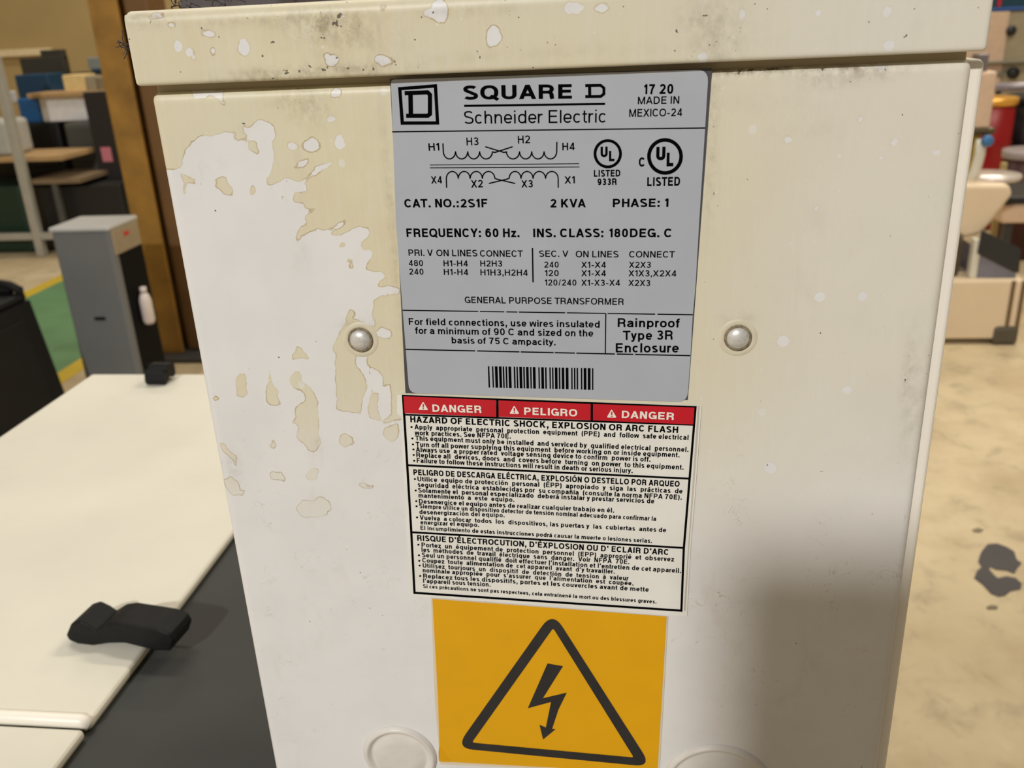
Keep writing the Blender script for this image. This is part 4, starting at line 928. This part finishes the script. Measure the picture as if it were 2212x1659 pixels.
MA.part('rim', MB().lathe([(0.0, 0), (0.12, 0), (0.125, 0.0135), (0.12, 0.022), (0.0, 0.026)], (onY(2142,398,Ym+.25)[0], Ym+0.27, onY(2142,400,Ym+.1)[2]-0.002), 'z', 36), mat('polished_rim', (214, 204, 196), 0.25, 0.3))
xa_, za_ = onY(2108,300,Ym+.25)[0], onY(2135,396,Ym+.2)[2]
MA.part('white_hose', MB().tube([onY(2090,396,Ym+.2), onY(2106,370,Ym+.2), onY(2116,335,Ym+.2), onY(2120,300,Ym+.2)], 0.022, 12), M_CREAM)
MA.part('yellow_hose', MB().tube([onY(2090,396,Ym+.22), onY(2094,360,Ym+.22), onY(2104,320,Ym+.22), onY(2110,290,Ym+.22)], 0.012, 10), mat('yellow_hose', (150, 130, 30), 0.5))
MA.part('blue_valve', MB().lathe([(0.0, 0), (0.02, 0.002), (0.024, 0.012), (0.024, 0.03), (0.016, 0.036), (0, 0.037)], (onY(2129,303,Ym+.18)[0], Ym+0.18, onY(2129,303,Ym+.18)[2]), 'y', 24), mat('valve_blue', (58, 112, 164), 0.4))
vp = onY(2110, 285, Ym+.2)
MA.part('pipe_fitting', MB().box(onY(2080,285,Ym+.2)[0], onY(2150,285,Ym+.2)[0], Ym+0.19, Ym+0.25, onY(2115,292,Ym+.2)[2], onY(2115,276,Ym+.2)[2], 0.0135).tube([onY(2129,303,Ym+.21), onY(2129,285,Ym+.21)], 0.014, 10), mat('brass_grime', (84, 74, 48), 0.4, 0.3))
xk0, xk1, zk0, zk1 = bxy((2060,156), (2147,282), Ym+.2)
MA.part('column', MB().box(xk0, xk1, Ym+0.2, Ym+0.36, onY(2115,278,Ym+.2)[2], zk1, 0.01), mat('pink_tan_paint', (206, 178, 152), 0.45))
xk0, xk1, zk0, zk1 = bxy((2106,116), (2130,158), Ym+.25)
MA.part('spindle', MB().box(xk0, xk1, Ym+0.22, Ym+0.3, zk0-0.02, zk1, 0.006), mat('steel_spindle', (120, 112, 112), 0.4, 0.3))
MA.part('rear_leg', MB().box(onY(1990,420,Ym)[0], onY(2075,420,Ym)[0], Ym+0.2, Ym+0.4, zm1, onY(2070,280,Ym+.2)[2], 0.01), M_TAN)
Y2m = 4.5
SB = Thing('tan_box', onZ(2200, 640, 0).tolist(), 'smaller tan steel box behind the tan machine', 'box')
xx0, xx1, zz0, zz1 = bxy((2166,440), (2300,482), Y2m)
SB.part('shell', MB().box(xx0, xx1, Y2m, Y2m+0.4, zz0, zz1, 0.01), mat('pink_tan_paint', (206, 178, 152), 0.45))
SB.part('lid', MB().box(xx0-0.01, xx1+0.01, Y2m-0.01, Y2m+0.41, zz1, onY(2200,425,Y2m)[2], 0.01), M_BLK)
for xx in (xx0+0.06, xx1-0.03): SB.part('leg', MB().box(xx-0.02, xx+0.02, Y2m+0.05, Y2m+0.09, 0, zz0, 0.003), mat('dark_steel', (58, 56, 54), 0.6))

def drum(name, cx_, cy_, r, h0, h1, m, label, rimm):
    t = Thing(name, (cx_, cy_, h0), label, 'drum', 'steel drums on the right')
    pr = [(r-0.01, 0), (r, 0.01), (r, (h1-h0)*.33-.02), (r+0.008, (h1-h0)*.33), (r, (h1-h0)*.33+.02), (r, (h1-h0)*.66-.02), (r+0.008, (h1-h0)*.66), (r, (h1-h0)*.66+.02), (r, h1-h0-0.012), (r-0.012, h1-h0-0.012)]
    t.part('shell', MB().lathe(pr, (cx_, cy_, h0), 'z', 48), m)
    t.part('rim', MB().lathe([(r+0.002, h1-h0-0.05), (r+0.012, h1-h0-0.045), (r+0.012, h1-h0-0.005), (r-0.002, h1-h0), (0, h1-h0-0.004)], (cx_, cy_, h0), 'z', 48), rimm)
Yd = 6.0
a = onY(2128, 300, Yd); c = onY(2202, 300, Yd); rd = 0.16
a = onY(2138, 300, Yd)
drum('red_drum', c[0]-0.14, Yd+0.15, 0.14, 0, onY(2170,213,Yd)[2], mat('drum_red', (140, 4, 14), 0.4), 'red steel drum with gold rim behind the tan machine', mat('gold_rim', (224, 166, 70), 0.3, 0.4))
drum('black_drum', c[0]+0.2, Yd+0.32, 0.18, 0, onY(2205,208,Yd+.2)[2], mat('drum_black', (14, 14, 16), 0.4), 'black steel drum right of the red drum', M_BLK)
c2 = onY(2188, 330, 5.3)
drum('maroon_drum', c2[0]+0.115, 5.35, 0.135, 0, c2[2]+0.012, mat('drum_maroon', (58, 12, 10), 0.45), 'short maroon drum with grey lid below the red drum', mat('grey_lid', (150, 140, 140), 0.35))
simple('yellow_stanchion', MB().box(onY(2166,380,5.0)[0]-.012, onY(2166,380,5.0)[0]+.018, 5.0, 5.03, 0, onY(2166,352,5.0)[2], 0.004), mat('olive_yellow', (170, 150, 100), 0.5), 'thin pale yellow stanchion in front of the maroon drum', 'stanchion')
xt0, xt1, _, zt1 = bxy((386,-60), (900,60), 6.6)
TL = Thing('tall_locker', ((xt0+xt1)/2, 6.8, 0), 'tall grey locker rising behind the transformer lid', 'locker')
TL.part('carcass', MB().box(xt0, xt1, 6.6, 7.1, 0, zt1, 0.01), mat('locker_grey', (112, 108, 116), 0.5))
for k in range(2): TL.part('door', MB().box(xt0+0.02+k*(xt1-xt0-0.02)/2, xt0+(k+1)*(xt1-xt0-0.02)/2, 6.585, 6.6, 0.1, zt1-0.04, 0.005), mat('locker_grey', (112, 108, 116), 0.5))
# grey control cabinet and things behind
Yc = 7.2
CC = Thing('control_cabinet', onZ(2250, 420, 0).tolist(), 'tall tan and grey control cabinet behind the drums', 'cabinet')
x0, x1, z0, z1 = bxy((2080,26), (2176,130), Yc); x2 = onY(2300, 80, Yc)[0]
CC.part('side', MB().box(x0, x1, Yc, Yc+0.5, 0, z1, 0.01), mat('pink_tan_paint', (206, 178, 152), 0.45))
CC.part('door', MB().box(x1+0.001, x2, Yc+0.02, Yc+0.5, 0, z1, 0.01), mat('grey_tan_paint', (160, 148, 120), 0.5))
kp = onY(2183, 66, Yc); CC.part('knob', MB().lathe([(0.03, -0.02), (0.035, 0.02), (0.025, 0.03), (0, 0.031)], (kp[0], Yc, kp[2]), 'y', 20), M_BLK)
kp = onY(2191, 158, Yc-.02); CC.part('keyhole', MB().lathe([(0.04, -0.04), (0.04, 0.02), (0, 0.021)], (kp[0], Yc, kp[2]), 'y', 16), M_BLK)
CC.part('ledge', MB().box(x0, x2, Yc-0.06, Yc, onY(2170,137,Yc)[2], onY(2170,131,Yc)[2], 0.004), mat('grey_ledge', (120, 114, 98), 0.5))
x3, x4, z3, z4 = bxy((2148,156), (2172,166), Yc-.02); CC.part('vent', MB().box(x3, x4, Yc-0.012, Yc+0.01, z3, z4), mat('grey_ledge', (120, 114, 98), 0.5))
bb = bxy((2150,-60), (2320,24), Yc)
BX = Thing('blue_bin', ((bb[0]+bb[1])/2, Yc+0.25, z1), 'blue bin on top of the tall control cabinet', 'bin')
BX.part('body', MB().box(bb[0], bb[1], Yc+0.02, Yc+0.5, z1, bb[3], 0.015), mat('teal_blue', (14, 58, 74), 0.5))
BX.part('rim', MB().box(bb[0]-0.005, bb[1], Yc, Yc+0.03, z1, onY(2190,15,Yc)[2], 0.004), mat('valve_blue2', (44, 80, 140), 0.45))
BX.part('red_strip', MB().box(onY(2157,5,Yc)[0], onY(2163,5,Yc)[0], Yc+0.005, Yc+0.025, onY(2160,14,Yc)[2], onY(2160,-50,Yc)[2], 0.002), M_RED)
PR = Thing('pipe_rack', (onY(2190,195,6.7)[0], 6.7, 0), 'grey pipe on posts in front of the control cabinet', 'pipe rack')
p0, p1 = onY(2148, 189, 6.7), onY(2300, 200, 6.7)
PR.part('pipe', MB().tube([p0, (p1[0], p1[1], p0[2])], 0.03, 16), mat('grey_pipe', (150, 142, 146), 0.35, 0.3))
for xx in (p0[0]+0.03, p1[0]-0.05): PR.part('post', MB().box(xx-0.015, xx+0.015, 6.685, 6.715, 0, p0[2], 0.003), M_BLK)
